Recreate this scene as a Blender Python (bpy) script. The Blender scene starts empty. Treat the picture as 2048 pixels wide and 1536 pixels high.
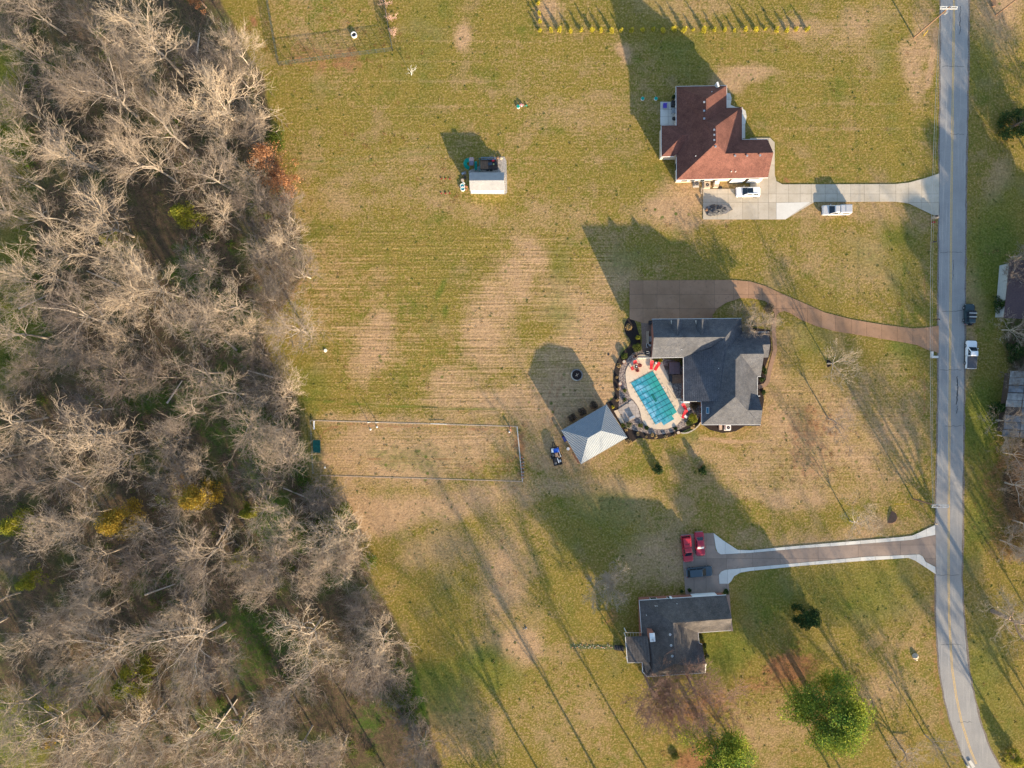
import bpy, bmesh, math, random
import numpy as np
from mathutils import Vector, Matrix

PI = math.pi
scene = bpy.context.scene
COL = scene.collection
HC = 142.0                     # height of the drone camera in metres
def P(px, py, z=0.0):          # point of the place at height z, measured off the plan (10 px per metre)
    k = 1 - z / HC
    return Vector(((px - 1024) / 10 * k, (768 - py) / 10 * k, z))

# ---------------------------------------------------------------- camera, light, exposure
cam = bpy.data.cameras.new('camera')
cam.sensor_width = 36; cam.lens = 36 * HC / 204.8; cam.clip_end = 6000; cam.clip_start = 1
camo = bpy.data.objects.new('camera', cam); COL.objects.link(camo)
camo.location = (0, 0, HC); scene.camera = camo

SUN_EL = math.radians(14.5)
sx, sy = 0.50, -0.866
world = bpy.data.worlds.new('World'); scene.world = world; world.use_nodes = True
wn = world.node_tree.nodes; wl = world.node_tree.links
sky = wn.new('ShaderNodeTexSky'); sky.sky_type = 'NISHITA'; sky.sun_disc = False
sky.sun_elevation = SUN_EL; sky.sun_rotation = math.radians(150); sky.air_density = 1.0; sky.dust_density = 0.6
wn['Background'].inputs['Strength'].default_value = 0.14
wl.new(sky.outputs[0], wn['Background'].inputs[0])
sl = bpy.data.lights.new('sun', 'SUN'); sl.energy = 5.0; sl.angle = math.radians(0.75); sl.color = (1.0, 0.80, 0.53)
so = bpy.data.objects.new('sun', sl); COL.objects.link(so)
so.location = (60, -100, 90)
so.rotation_euler = Vector((-sx * math.cos(SUN_EL), -sy * math.cos(SUN_EL), -math.sin(SUN_EL))).to_track_quat('-Z', 'Y').to_euler()
vs = scene.view_settings
vs.view_transform = 'Standard'; vs.look = 'None'; vs.gamma = 1; vs.use_curve_mapping = False
vs.exposure = 1.45
scene.cycles.max_bounces = 5; scene.cycles.diffuse_bounces = 2; scene.cycles.transparent_max_bounces = 4

# ---------------------------------------------------------------- node helpers
class NT:
    def __init__(s, name):
        s.m = bpy.data.materials.new(name); s.m.use_nodes = True
        s.t = s.m.node_tree; s.n = s.t.nodes; s.l = s.t.links
        s.bsdf = s.n['Principled BSDF']; s.out = s.n['Material Output']
        s.geo = s.n.new('ShaderNodeNewGeometry'); s.tc = s.n.new('ShaderNodeTexCoord')
        s.pos = s.geo.outputs['Position']; s.obj = s.tc.outputs['Object']
    def put(s, sock, v):
        if hasattr(v, 'default_value') or hasattr(v, 'is_linked'): s.l.new(v, sock)
        elif isinstance(v, (tuple, list)) and len(v) == 3 and sock.type == 'RGBA': sock.default_value = (*v, 1)
        else: sock.default_value = v
    def noise(s, scale, detail=3, rough=.55, vec=None, dist=0):
        n = s.n.new('ShaderNodeTexNoise'); n.inputs['Scale'].default_value = scale
        n.inputs['Detail'].default_value = detail; n.inputs['Roughness'].default_value = rough
        n.inputs['Distortion'].default_value = dist
        s.l.new(vec if vec is not None else s.pos, n.inputs['Vector']); return n.outputs[0]
    def vor(s, scale, vec=None, feature='F1'):
        n = s.n.new('ShaderNodeTexVoronoi'); n.feature = feature; n.inputs['Scale'].default_value = scale
        s.l.new(vec if vec is not None else s.pos, n.inputs['Vector']); return n
    def math(s, op, a, b=0.0, clamp=False):
        n = s.n.new('ShaderNodeMath'); n.operation = op; n.use_clamp = clamp
        s.put(n.inputs[0], a); s.put(n.inputs[1], b); return n.outputs[0]
    def mix(s, f, a, b, mode='MIX'):
        n = s.n.new('ShaderNodeMix'); n.data_type = 'RGBA'; n.blend_type = mode
        s.put(n.inputs[0], f); s.put(n.inputs[6], a); s.put(n.inputs[7], b); return n.outputs[2]
    def rng(s, v, a, b, c=0.0, d=1.0):
        n = s.n.new('ShaderNodeMapRange'); s.put(n.inputs[0], v)
        for i, q in enumerate((a, b, c, d)): n.inputs[i + 1].default_value = q
        return n.outputs[0]
    def scale(s, vec, v):
        n = s.n.new('ShaderNodeMapping'); n.inputs['Scale'].default_value = v; s.l.new(vec, n.inputs['Vector']); return n.outputs[0]
    def mul(s, col, v):
        n = s.n.new('ShaderNodeVectorMath'); n.operation = 'SCALE'; s.put(n.inputs[0], col); s.put(n.inputs['Scale'], v); return n.outputs[0]
    def attr(s, name):
        n = s.n.new('ShaderNodeAttribute'); n.attribute_name = name; return n
    def sep(s, col):
        n = s.n.new('ShaderNodeSeparateColor'); s.l.new(col, n.inputs[0]); return n.outputs
    def bump(s, h, strength=.5, dist=.05):
        n = s.n.new('ShaderNodeBump'); n.inputs['Strength'].default_value = strength; n.inputs['Distance'].default_value = dist
        s.l.new(h, n.inputs['Height']); s.l.new(n.outputs[0], s.bsdf.inputs['Normal']); return n
    def done(s, col, rough=.85, metal=0, spec=.3):
        s.put(s.bsdf.inputs['Base Color'], col); s.put(s.bsdf.inputs['Roughness'], rough)
        s.bsdf.inputs['Metallic'].default_value = metal; s.bsdf.inputs['Specular IOR Level'].default_value = spec
        return s.m

def M(name, c1, c2=None, scale=3, rough=.8, bump=0, bs=None, metal=0, spec=.3, detail=4, lo=.35, hi=.65, bd=.03):
    t = NT(name)
    if c2 is None: c2 = tuple(x * .8 for x in c1)
    f = t.rng(t.noise(scale, detail, .6), lo, hi)
    col = t.mix(f, c1, c2)
    if bump: t.bump(t.noise(bs or scale * 4, 3), bump, bd)
    return t.done(col, rough, metal, spec)

def shingle(name, a, b, fleck):
    t = NT(name)
    n1 = t.noise(1.2, 3); n2 = t.noise(5.5, 2, .7)
    sv = t.scale(t.pos, (1.2, 5.5, 3)); n3 = t.noise(2.2, 4, .75, sv, 1.5)
    c = t.mix(t.rng(n1, .35, .65), a, b)
    c = t.mix(t.rng(n3, .58, .72), c, fleck)
    c = t.mul(c, t.rng(n2, .25, .75, .62, 1.35))
    c = t.mul(c, t.rng(t.noise(.35, 5, .7, t.scale(t.pos, (1, 1, .4))), .32, .68, .80, 1.22))
    w = t.n.new('ShaderNodeTexWave'); w.bands_direction = 'Z'; w.inputs['Scale'].default_value = 2.4; w.inputs['Distortion'].default_value = .6
    t.l.new(t.pos, w.inputs['Vector'])
    c = t.mul(c, t.rng(w.outputs[1], 0, 1, .86, 1.08))
    t.bump(n3, .55, .05)
    return t.done(c, .9, 0, .15)

def leafm(name, a, b, c, trans=.25, scale=.5):
    t = NT(name)
    r = t.geo.outputs['Random Per Island']
    n = t.noise(scale, 3)
    col = t.mix(t.rng(n, .38, .62), a, b); col = t.mix(t.rng(r, .55, 1.0), col, c)
    col = t.mul(col, t.rng(t.math('FRACT', t.math('MULTIPLY', r, 17.3)), 0, 1, .65, 1.3))
    t.done(col, .7, 0, .2)
    tr = t.n.new('ShaderNodeBsdfTranslucent'); t.put(tr.inputs[0], col)
    mx = t.n.new('ShaderNodeMixShader'); mx.inputs[0].default_value = trans
    t.l.new(t.bsdf.outputs[0], mx.inputs[1]); t.l.new(tr.outputs[0], mx.inputs[2]); t.l.new(mx.outputs[0], t.out.inputs[0])
    return t.m

def barkm(name, a, b):
    t = NT(name)
    oi = t.n.new('ShaderNodeObjectInfo')
    c = t.mix(oi.outputs['Random'], a, b)
    c = t.mul(c, t.rng(t.noise(3.5, 3), .3, .7, .75, 1.2))
    return t.done(c, .85, 0, .2)

# ---------------------------------------------------------------- mesh helpers
class MB:
    def __init__(s): s.v = []; s.f = []
    def add(s, vs_, fs):
        o = len(s.v); s.v += [tuple(q) for q in vs_]; s.f += [tuple(i + o for i in f) for f in fs]; return s
    def box(s, c, d, rz=0.0, rx=0.0, ry=0.0, m=None):
        mt = Matrix.Translation(c) @ Matrix.Rotation(rz, 4, 'Z') @ Matrix.Rotation(ry, 4, 'Y') @ Matrix.Rotation(rx, 4, 'X')
        if m is not None: mt = m @ mt
        vv = [mt @ Vector((x * d[0] / 2, y * d[1] / 2, z * d[2] / 2)) for z in (-1, 1) for x, y in ((-1, -1), (1, -1), (1, 1), (-1, 1))]
        return s.add(vv, [(3, 2, 1, 0), (4, 5, 6, 7), (0, 1, 5, 4), (1, 2, 6, 5), (2, 3, 7, 6), (3, 0, 4, 7)])
    def prism(s, pts, z0, z1):           # pts: plan polygon
        a = sum(pts[i][0] * pts[(i + 1) % len(pts)][1] - pts[(i + 1) % len(pts)][0] * pts[i][1] for i in range(len(pts)))
        if a < 0: pts = pts[::-1]
        n = len(pts)
        vv = [(p[0], p[1], z0) for p in pts] + [(p[0], p[1], z1) for p in pts]
        return s.add(vv, [tuple(range(n - 1, -1, -1)), tuple(range(n, 2 * n))] + [(i, (i + 1) % n, n + (i + 1) % n, n + i) for i in range(n)])
    def slab(s, pts, th):                # pts: 3-D polygon, thickness downwards
        a = sum(pts[i][0] * pts[(i + 1) % len(pts)][1] - pts[(i + 1) % len(pts)][0] * pts[i][1] for i in range(len(pts)))
        if a < 0: pts = pts[::-1]
        n = len(pts)
        vv = [(p[0], p[1], p[2] - th) for p in pts] + [tuple(p) for p in pts]
        return s.add(vv, [tuple(range(n - 1, -1, -1)), tuple(range(n, 2 * n))] + [(i, (i + 1) % n, n + (i + 1) % n, n + i) for i in range(n)])
    def cyl(s, p0, p1, r0, r1=None, n=8, cap=True):
        p0, p1 = Vector(p0), Vector(p1); r1 = r0 if r1 is None else r1
        d = (p1 - p0); q = d.to_track_quat('Z', 'Y')
        vv = [p0 + q @ Vector((r0 * math.cos(2 * PI * i / n), r0 * math.sin(2 * PI * i / n), 0)) for i in range(n)]
        vv += [p1 + q @ Vector((r1 * math.cos(2 * PI * i / n), r1 * math.sin(2 * PI * i / n), 0)) for i in range(n)]
        ff = [(i, (i + 1) % n, n + (i + 1) % n, n + i) for i in range(n)]
        if cap: ff += [tuple(range(n - 1, -1, -1)), tuple(range(n, 2 * n))]
        return s.add(vv, ff)
    def tube(s, pts, r, n=5):
        for a, b in zip(pts[:-1], pts[1:]): s.cyl(a, b, r, r, n)
        return s
    def ring(s, c, r0, r1, z0, z1, n=20):     # annular wall
        vv = []
        for r, z in ((r0, z0), (r1, z0), (r1, z1), (r0, z1)):
            vv += [(c[0] + r * math.cos(2 * PI * i / n), c[1] + r * math.sin(2 * PI * i / n), z) for i in range(n)]
        ff = []
        for k in range(4):
            for i in range(n):
                j = (i + 1) % n; k2 = (k + 1) % 4
                ff.append((k * n + i, k * n + j, k2 * n + j, k2 * n + i))
        return s.add(vv, ff)
    def loft(s, rings, cap=True):
        n = len(rings[0]); vv = [p for r in rings for p in r]; ff = []
        for k in range(len(rings) - 1):
            for i in range(n):
                j = (i + 1) % n; ff.append((k * n + i, k * n + j, (k + 1) * n + j, (k + 1) * n + i))
        if cap: ff += [tuple(range(n - 1, -1, -1)), tuple(range((len(rings) - 1) * n, len(rings) * n))]
        return s.add(vv, ff)
    def mesh(s, name, mat, smooth=False, off=None):
        me = bpy.data.meshes.new(name)
        v = s.v if off is None else [(a - off[0], b - off[1], c - off[2]) for a, b, c in s.v]
        me.from_pydata(v, [], s.f)
        if mat: me.materials.append(mat)
        if smooth: me.polygons.foreach_set('use_smooth', [True] * len(me.polygons))
        me.update(); return me

def part(name, mb, mat, root=None, smooth=False, world=False, label=None, kind=None):
    off = None
    if world and root is not None:
        off = Vector(root.location); q = root.parent
        while q is not None: off = off + Vector(q.location); q = q.parent
    me = mb.mesh(name, mat, smooth, off) if isinstance(mb, MB) else mb
    o = bpy.data.objects.new(name, me); COL.objects.link(o)
    if root is not None: o.parent = root
    if label: o['label'] = label
    if kind: o['kind'] = kind
    return o
def tag(o, label=None, cat=None, group=None, kind=None):
    for k, v in (('label', label), ('category', cat), ('group', group), ('kind', kind)):
        if v: o[k] = v
    return o
def thing(name, label, cat, loc=(0, 0, 0), rz=0.0, group=None):
    o = bpy.data.objects.new(name, None); COL.objects.link(o); o.empty_display_size = .3
    o.location = loc; o.rotation_euler = (0, 0, rz); return tag(o, label, cat, group)
def struct(name, mb, mat, label=None):
    o = part(name, mb, mat); o['kind'] = 'structure'
    if label: o['label'] = label
    return o
def dup(root, loc, rz=0.0, label=None, scale=1.0, group=None):
    r = root.copy(); COL.objects.link(r); r.location = loc; r.rotation_euler = (0, 0, rz)
    r.scale = (scale, scale, scale) if not isinstance(scale, tuple) else scale
    if label: r['label'] = label
    if group: r['group'] = group
    for ch in list(root.children):
        c = ch.copy(); COL.objects.link(c); c.parent = r
        for g in list(ch.children):
            d = g.copy(); COL.objects.link(d); d.parent = c
    return r
def Z(s, ox, oy):               # plan coordinates read on an enlargement
    return lambda x, y, z=0.0: P(ox + x / s, oy + y / s, z)
def PL(pts, z=0.0, f=P): return [f(a, b, z) for a, b in pts]
def smoothpoly(pts, it=2):      # Chaikin rounding of a closed outline
    for _ in range(it):
        q = []
        for i in range(len(pts)):
            a = pts[i]; b = pts[(i + 1) % len(pts)]
            q += [(a[0] * .75 + b[0] * .25, a[1] * .75 + b[1] * .25), (a[0] * .25 + b[0] * .75, a[1] * .25 + b[1] * .75)]
        pts = q
    return pts
def clip(poly, x0, x1, y0, y1):
    def cut(pg, ins, inter):
        out = []
        for i in range(len(pg)):
            a, b = pg[i - 1], pg[i]
            if ins(b):
                if not ins(a): out.append(inter(a, b))
                out.append(b)
            elif ins(a): out.append(inter(a, b))
        return out
    def ix(c): return lambda a, b: (c, a[1] + (b[1] - a[1]) * (c - a[0]) / (b[0] - a[0]))
    def iy(c): return lambda a, b: (a[0] + (b[0] - a[0]) * (c - a[1]) / (b[1] - a[1]), c)
    pg = [(p[0], p[1]) for p in poly]
    for ins, inter in ((lambda p: p[0] >= x0, ix(x0)), (lambda p: p[0] <= x1, ix(x1)), (lambda p: p[1] >= y0, iy(y0)), (lambda p: p[1] <= y1, iy(y1))):
        if not pg: return []
        pg = cut(pg, ins, inter)
    return pg
def area(pg): return abs(sum(pg[i - 1][0] * pg[i][1] - pg[i][0] * pg[i - 1][1] for i in range(len(pg)))) / 2 if len(pg) > 2 else 0

def slabs(name, poly, xs, ys, z0, z1, mat, joint_mat, piece='slab', gap=.02):
    """a paved surface: a joint bed with every poured slab a piece of its own; xs, ys = joint lines in plan px"""
    base = MB().prism(poly, 0.0, z1 - .025); root = struct(name, base, joint_mat)
    X = [-200] + sorted((x - 1024) / 10 for x in xs) + [200]; Y = [-200] + sorted((768 - y) / 10 for y in ys) + [200]
    for i in range(len(X) - 1):
        for j in range(len(Y) - 1):
            pg = clip(poly, X[i] + gap, X[i + 1] - gap, Y[j] + gap, Y[j + 1] - gap)
            q = []
            for p in pg:
                if not q or (abs(p[0] - q[-1][0]) + abs(p[1] - q[-1][1])) > 1e-4: q.append(p)
            if area(q) > .05: part(piece, MB().prism(q, z0, z1), mat, root)
    return root

# ---------------------------------------------------------------- materials
m_road = None
def road_mat():
    t = NT('asphalt')
    n1 = t.noise(.25, 4); n2 = t.noise(9, 3, .7); sv = t.scale(t.pos, (1.6, .08, 1)); n3 = t.noise(1.3, 3, .6, sv)
    c = t.mix(t.rng(n1, .35, .65), (.255, .245, .24), (.305, .29, .275))
    c = t.mix(t.rng(n3, .55, .75), c, (.36, .34, .315))
    c = t.mul(c, t.rng(n2, .25, .75, .8, 1.18))
    t.bump(n2, .35, .01)
    return t.done(c, .85, 0, .25)
m_road = road_mat()
def conc(name, a, b, stain, s=.35):
    t = NT(name); n1 = t.noise(s, 5, .65); n2 = t.noise(1.3, 5, .7); n3 = t.noise(12, 2)
    c = t.mix(t.rng(n1, .38, .62), a, b); c = t.mix(t.rng(n2, .55, .75, 0, .8), c, stain)
    oi = t.n.new('ShaderNodeObjectInfo'); c = t.mul(c, t.rng(oi.outputs['Random'], 0, 1, .9, 1.1))
    c = t.mul(c, t.rng(n3, .3, .7, .92, 1.06)); return t.done(c, .85, 0, .25)
m_conc = conc('concrete', (.42, .36, .28), (.48, .42, .34), (.33, .28, .22))
m_concn = conc('new_concrete', (.60, .57, .52), (.56, .53, .48), (.48, .45, .40))
m_agg = conc('brown_aggregate', (.265, .155, .092), (.33, .195, .12), (.18, .11, .072), .2)
m_agg2 = conc('grey_brown_aggregate', (.245, .185, .15), (.30, .225, .18), (.19, .145, .12), .3)
m_joint = M('joint_sand', (.10, .08, .06), (.07, .055, .045))
m_deck = conc('pool_deck_concrete', (.50, .40, .29), (.56, .45, .34), (.42, .34, .26))
m_yellow = M('road_paint_yellow', (.62, .40, .13), (.42, .29, .14), 3)
m_tar = M('tar', (.03, .03, .035), (.06, .06, .06))
m_gravel = M('gravel', (.42, .38, .34), (.22, .2, .19), 5, .95, .8, 7)
m_mulch = M('dark_mulch', (.016, .012, .012), (.035, .024, .02), 6, .95, .8, 9)
m_rock = M('river_rock', (.33, .27, .23), (.12, .09, .085), 3.5, .85, 1, 5, lo=.42, hi=.56, bd=.12)
m_sh_red = shingle('red_brown_shingles', (.115, .050, .042), (.145, .064, .052), (.20, .105, .085))
m_sh_grey = shingle('slate_grey_shingles', (.068, .072, .086), (.092, .094, .105), (.26, .23, .21))
m_sh_dark = shingle('charcoal_shingles', (.080, .074, .074), (.11, .098, .094), (.21, .17, .13))
m_white = M('white_trim', (.80, .78, .75), (.72, .71, .69))
m_cream = M('cream_brick', (.62, .52, .42), (.52, .42, .33), 6)
m_brick = M('red_brick', (.26, .10, .07), (.33, .15, .11), 9, .9, .4)
m_wood = M('weathered_wood', (.26, .15, .09), (.17, .10, .065), 3)
m_pale = M('pale_timber', (.50, .40, .30), (.38, .30, .22), 3)
m_darkw = M('dark_wood', (.06, .045, .04), (.10, .07, .055), 3)
m_black = M('black_plastic', (.02, .02, .024), (.035, .035, .04), rough=.5)
m_steel = M('galvanised_steel', (.48, .50, .52), (.38, .40, .43), rough=.45, metal=.6)
m_metalroof = M('pale_metal_roof', (.255, .285, .32), (.225, .26, .30), 1.2, .4, metal=.0)
m_shedroof = M('galvanised_shed_roof', (.34, .33, .33), (.28, .28, .285), 1.2, .5, metal=.0)
m_glass = M('window_glass', (.008, .016, .026), (.012, .022, .035), rough=.12, spec=.5)
m_tyre = M('tyre_rubber', (.015, .015, .017), (.03, .03, .03))
m_rim = M('alloy_rim', (.45, .46, .48), (.3, .3, .32), rough=.3, metal=.7)
m_red = M('red_cushion', (.62, .03, .04), (.50, .02, .03), 6)
m_dkred = M('dark_red_plastic', (.33, .02, .03), (.25, .015, .02))
m_teal = M('teal_plastic', (.0, .30, .22), (.0, .24, .20))
m_green = M('green_metal', (.01, .13, .11), (.01, .09, .08), rough=.5)
m_blue = M('blue_tarp', (.01, .08, .45), (.02, .12, .55), 8)
m_purple = M('purple_cushion', (.13, .10, .50), (.11, .08, .42))
m_orange = M('terracotta', (.55, .24, .13), (.42, .17, .10))
m_stone = M('pale_stone', (.55, .48, .38), (.38, .32, .25), 5, .9, .5)
m_dstone = M('grey_stone', (.25, .23, .22), (.15, .14, .14), 5, .9, .6)
m_tarp = M('charcoal_tarp', (.045, .045, .05), (.08, .08, .085), 2, .55, .8, 2.5, bd=.15)
m_pink = M('pink_flowers', (.75, .30, .38), (.65, .45, .45), 12)
m_pole = M('pole_wood', (.30, .17, .10), (.20, .13, .09), 3)
m_wire = M('aluminium_wire', (.30, .31, .33), (.25, .27, .29), rough=.6)
m_arm = M('grey_crossarm', (.55, .55, .54), (.45, .45, .44))
m_fence = M('dark_netting', (.045, .06, .055), (.06, .07, .065))
m_amber = M('indicator_amber', (.6, .2, .03)); m_lamp = M('headlamp_lens', (.7, .72, .75), rough=.15)
m_redl = M('tail_lamp', (.35, .01, .01), rough=.2)
m_bark = barkm('pale_bark', (.54, .46, .38), (.30, .25, .21))
m_twig = barkm('grey_twigs', (.50, .40, .30), (.19, .155, .135))
m_bark2 = barkm('brown_bark', (.24, .17, .13), (.30, .21, .16))
m_twig2 = barkm('brown_twigs', (.22, .135, .105), (.28, .17, .13))
m_pinktwig = barkm('budding_pink_twigs', (.62, .40, .33), (.55, .36, .30))
m_lf_cedar = leafm('cedar_foliage', (.17, .20, .025), (.36, .33, .035), (.28, .29, .045), .35)
m_lf_gold = leafm('golden_foliage', (.34, .23, .03), (.48, .32, .05), (.40, .32, .06), .4)
m_lf_pine = leafm('pine_foliage', (.10, .20, .04), (.29, .34, .04), (.42, .43, .06), .5, .22)
m_lf_dark = leafm('dark_evergreen_foliage', (.018, .05, .014), (.03, .07, .015), (.11, .13, .03), .15)
m_lf_box = leafm('boxwood_foliage', (.07, .10, .02), (.12, .14, .03), (.16, .17, .04))
m_lf_yel = leafm('yellow_green_foliage', (.40, .36, .03), (.52, .42, .04), (.58, .50, .06), .35)
m_lf_brown = leafm('russet_leaves', (.34, .14, .06), (.44, .22, .11), (.50, .28, .15))
m_lf_tan = leafm('dry_grass_blades', (.46, .32, .15), (.36, .25, .12), (.55, .42, .22))
m_lf_under = leafm('undergrowth_leaves', (.06, .12, .015), (.11, .15, .02), (.14, .15, .03), .3, .12)
def paint(n, c, rough=.3, metal=0.0): return M(n, c, tuple(x * .94 for x in c), .6, rough, metal=metal, spec=.6)
p_white = paint('white_car_paint', (.78, .78, .78)); p_silver = paint('silver_car_paint', (.58, .56, .55), .35, .3)
p_red = paint('red_car_paint', (.42, .02, .035)); p_dred = paint('crimson_car_paint', (.36, .015, .04))
p_slate = paint('slate_car_paint', (.035, .06, .08)); p_jeep = paint('dark_green_car_paint', (.02, .045, .055))

# ---------------------------------------------------------------- the ground
FOREST = [(-700, -500), (420, -500), (440, -60), (435, 20), (470, 90), (520, 150), (535, 260), (560, 330), (598, 380), (588, 430), (600, 470), (600, 560), (560, 640), (520, 640),
          (545, 730), (590, 790), (600, 880), (625, 960), (665, 975), (700, 1040), (730, 1120), (770, 1220), (810, 1330), (850, 1420), (880, 1500), (910, 1600), (960, 2000), (-700, 2000)]
def inpoly(x, y, poly):
    r = np.zeros(x.shape, bool); n = len(poly)
    for i in range(n):
        x1, y1 = poly[i - 1]; x2, y2 = poly[i]
        if y1 == y2: continue
        c = ((y1 > y) != (y2 > y)) & (x < (x2 - x1) * (y - y1) / (y2 - y1) + x1); r ^= c
    return r
def blur(a, k):
    for _ in range(k):
        a = (a + np.roll(a, 1, 0) + np.roll(a, -1, 0) + np.roll(a, 1, 1) + np.roll(a, -1, 1)) / 5
    return a
DRY = [(1065, 490, 45, 35, .8), (1030, 540, 45, 45, .8), (990, 600, 45, 45, .8), (975, 660, 45, 50, .9), (1000, 700, 60, 30, .6), (930, 785, 45, 45, .7), (990, 800, 80, 35, .8), (1080, 820, 80, 60, .75),
       (1090, 560, 60, 60, .45), (1180, 620, 60, 90, .8), (1140, 700, 60, 60, .7), (1210, 700, 40, 60, .8), (740, 705, 32, 45, .9), (740, 690, 50, 60, .3), (952, 68, 14, 22, 1), (1215, 135, 14, 22, .9),
       (1450, 140, 30, 16, .9), (1500, 118, 60, 12, .9), (1380, 405, 60, 45, .8), (1720, 430, 140, 22, .6), (1430, 450, 90, 10, .6), (1130, 800, 110, 80, .8), (1120, 900, 90, 60, .65), (1240, 530, 60, 45, .6), (1210, 600, 40, 40, .8), (840, 895, 205, 50, .85), (830, 835, 200, 12, .6),
       (1480, 930, 120, 45, .5), (1560, 800, 40, 90, .5), (1640, 860, 150, 100, .65), (1780, 880, 80, 100, .55), (1600, 960, 200, 20, .6), (1420, 900, 60, 30, .6), (1680, 540, 120, 60, .35), (1730, 620, 60, 30, .3), (1300, 540, 60, 25, .2),
       (760, 1000, 110, 40, 1), (900, 1000, 150, 30, .8), (1100, 1000, 200, 24, .6), (880, 1090, 60, 40, .6), (1000, 1170, 60, 100, .7), (1050, 1290, 50, 25, .9), (1330, 1120, 60, 60, .7), (1250, 1040, 120, 40, .45), (900, 1450, 90, 70, .5), (1130, 1420, 100, 70, .3),
       (1640, 20, 70, 20, .6), (1740, 40, 60, 40, .5), (1990, 50, 50, 60, .8), (1850, 120, 20, 90, .7), (1995, 350, 30, 30, .7), (1650, 1060, 150, 26, .6), (1800, 1220, 60, 70, .3), (1760, 1390, 70, 50, .5),
       (800, 330, 200, 50, .25), (640, 60, 100, 60, .3), (1170, 240, 120, 35, .35), (1200, 170, 200, 60, .15), (640, 420, 80, 40, .4), (900, 420, 300, 25, .35), (1100, 420, 200, 30, .3), (650, 600, 40, 80, .35), (500, 1350, 120, 70, .3), (1560, 1480, 80, 60, .5), (1930, 700, 12, 80, .7), (1960, 560, 20, 60, .5), (1960, 1200, 40, 80, .3), (1090, 40, 16, 30, .8), (1340, 20, 90, 30, .4)]
LUSH = [(858, 590, 7, 26, .9), (880, 635, 8, 16, .9), (850, 640, 10, 60, .35), (1145, 490, 30, 40, .5), (1130, 600, 35, 50, .5), (1290, 500, 50, 30, .5), (20, 200, 45, 150, .9), (20, 620, 50, 160, .8), (30, 1480, 80, 80, .9), (2010, 500, 60, 140, .8),
        (1965, 860, 40, 120, .8), (1955, 1050, 30, 120, .7), (1970, 1350, 60, 120, .6), (1700, 1180, 140, 60, .6), (1440, 1290, 50, 90, .8), (1540, 1190, 60, 60, .6), (625, 780, 40, 50, .6), (610, 900, 30, 40, .8), (1200, 1060, 90, 50, .6), (1150, 1100, 40, 80, .4), (860, 1390, 70, 70, .8), (960, 1330, 90, 30, .7),
        (840, 890, 90, 25, .5), (900, 905, 50, 30, .4), (620, 170, 60, 60, .2), (860, 60, 60, 120, .4), (1300, 60, 60, 60, .4), (1500, 200, 250, 120, .15), (760, 60, 40, 50, .4), (1350, 110, 60, 60, .5), (1800, 90, 20, 60, .4), (1800, 200, 20, 150, .4), (1780, 520, 50, 70, .5), (1690, 520, 70, 30, .4), (1810, 700, 30, 30, .7), (1620, 700, 60, 60, .4), (1580, 1300, 60, 60, .3), (870, 1200, 60, 200, .3), (1020, 1240, 60, 60, .2),
        (1375, 610, 40, 30, 1), (1280, 655, 14, 22, 1), (1250, 700, 14, 25, 1), (1240, 1330, 60, 40, .3), (1700, 1010, 80, 16, .3), (1340, 870, 40, 14, .6), (1950, 150, 30, 60, .5), (60, 150, 50, 60, .5), (430, 520, 60, 70, .55), (470, 640, 50, 90, .6), (380, 800, 80, 90, .55), (250, 780, 60, 60, .5), (500, 900, 60, 80, .7), (430, 860, 60, 60, .5), (560, 1050, 60, 60, .7), (330, 1200, 60, 60, .4), (530, 1290, 70, 90, .6), (450, 1440, 60, 60, .4), (120, 1400, 60, 60, .5), (750, 1460, 40, 60, .5), (640, 1110, 60, 60, .5)]
SOIL = [(665, 95, 100, 28, .5), (1560, 1350, 45, 35, .8), (1500, 1390, 40, 25, .5), (1650, 840, 40, 40, .5), (1630, 900, 60, 40, .4), (1400, 1425, 70, 30, .6), (1370, 1520, 40, 20, .9), (495, 62, 10, 9, .9), (708, 80, 80, 25, .35), (750, 280, 60, 40, .15), (900, 360, 40, 60, .2), (1245, 1240, 16, 14, .6), (400, 1060, 40, 30, .3), (560, 350, 30, 40, .5), (570, 590, 25, 30, .6), (1560, 362, 6, 6, .9), (1000, 940, 60, 10, .4), (1040, 900, 10, 50, .6), (330, 480, 90, 90, .3), (1980, 1000, 40, 60, .5)]

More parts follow.
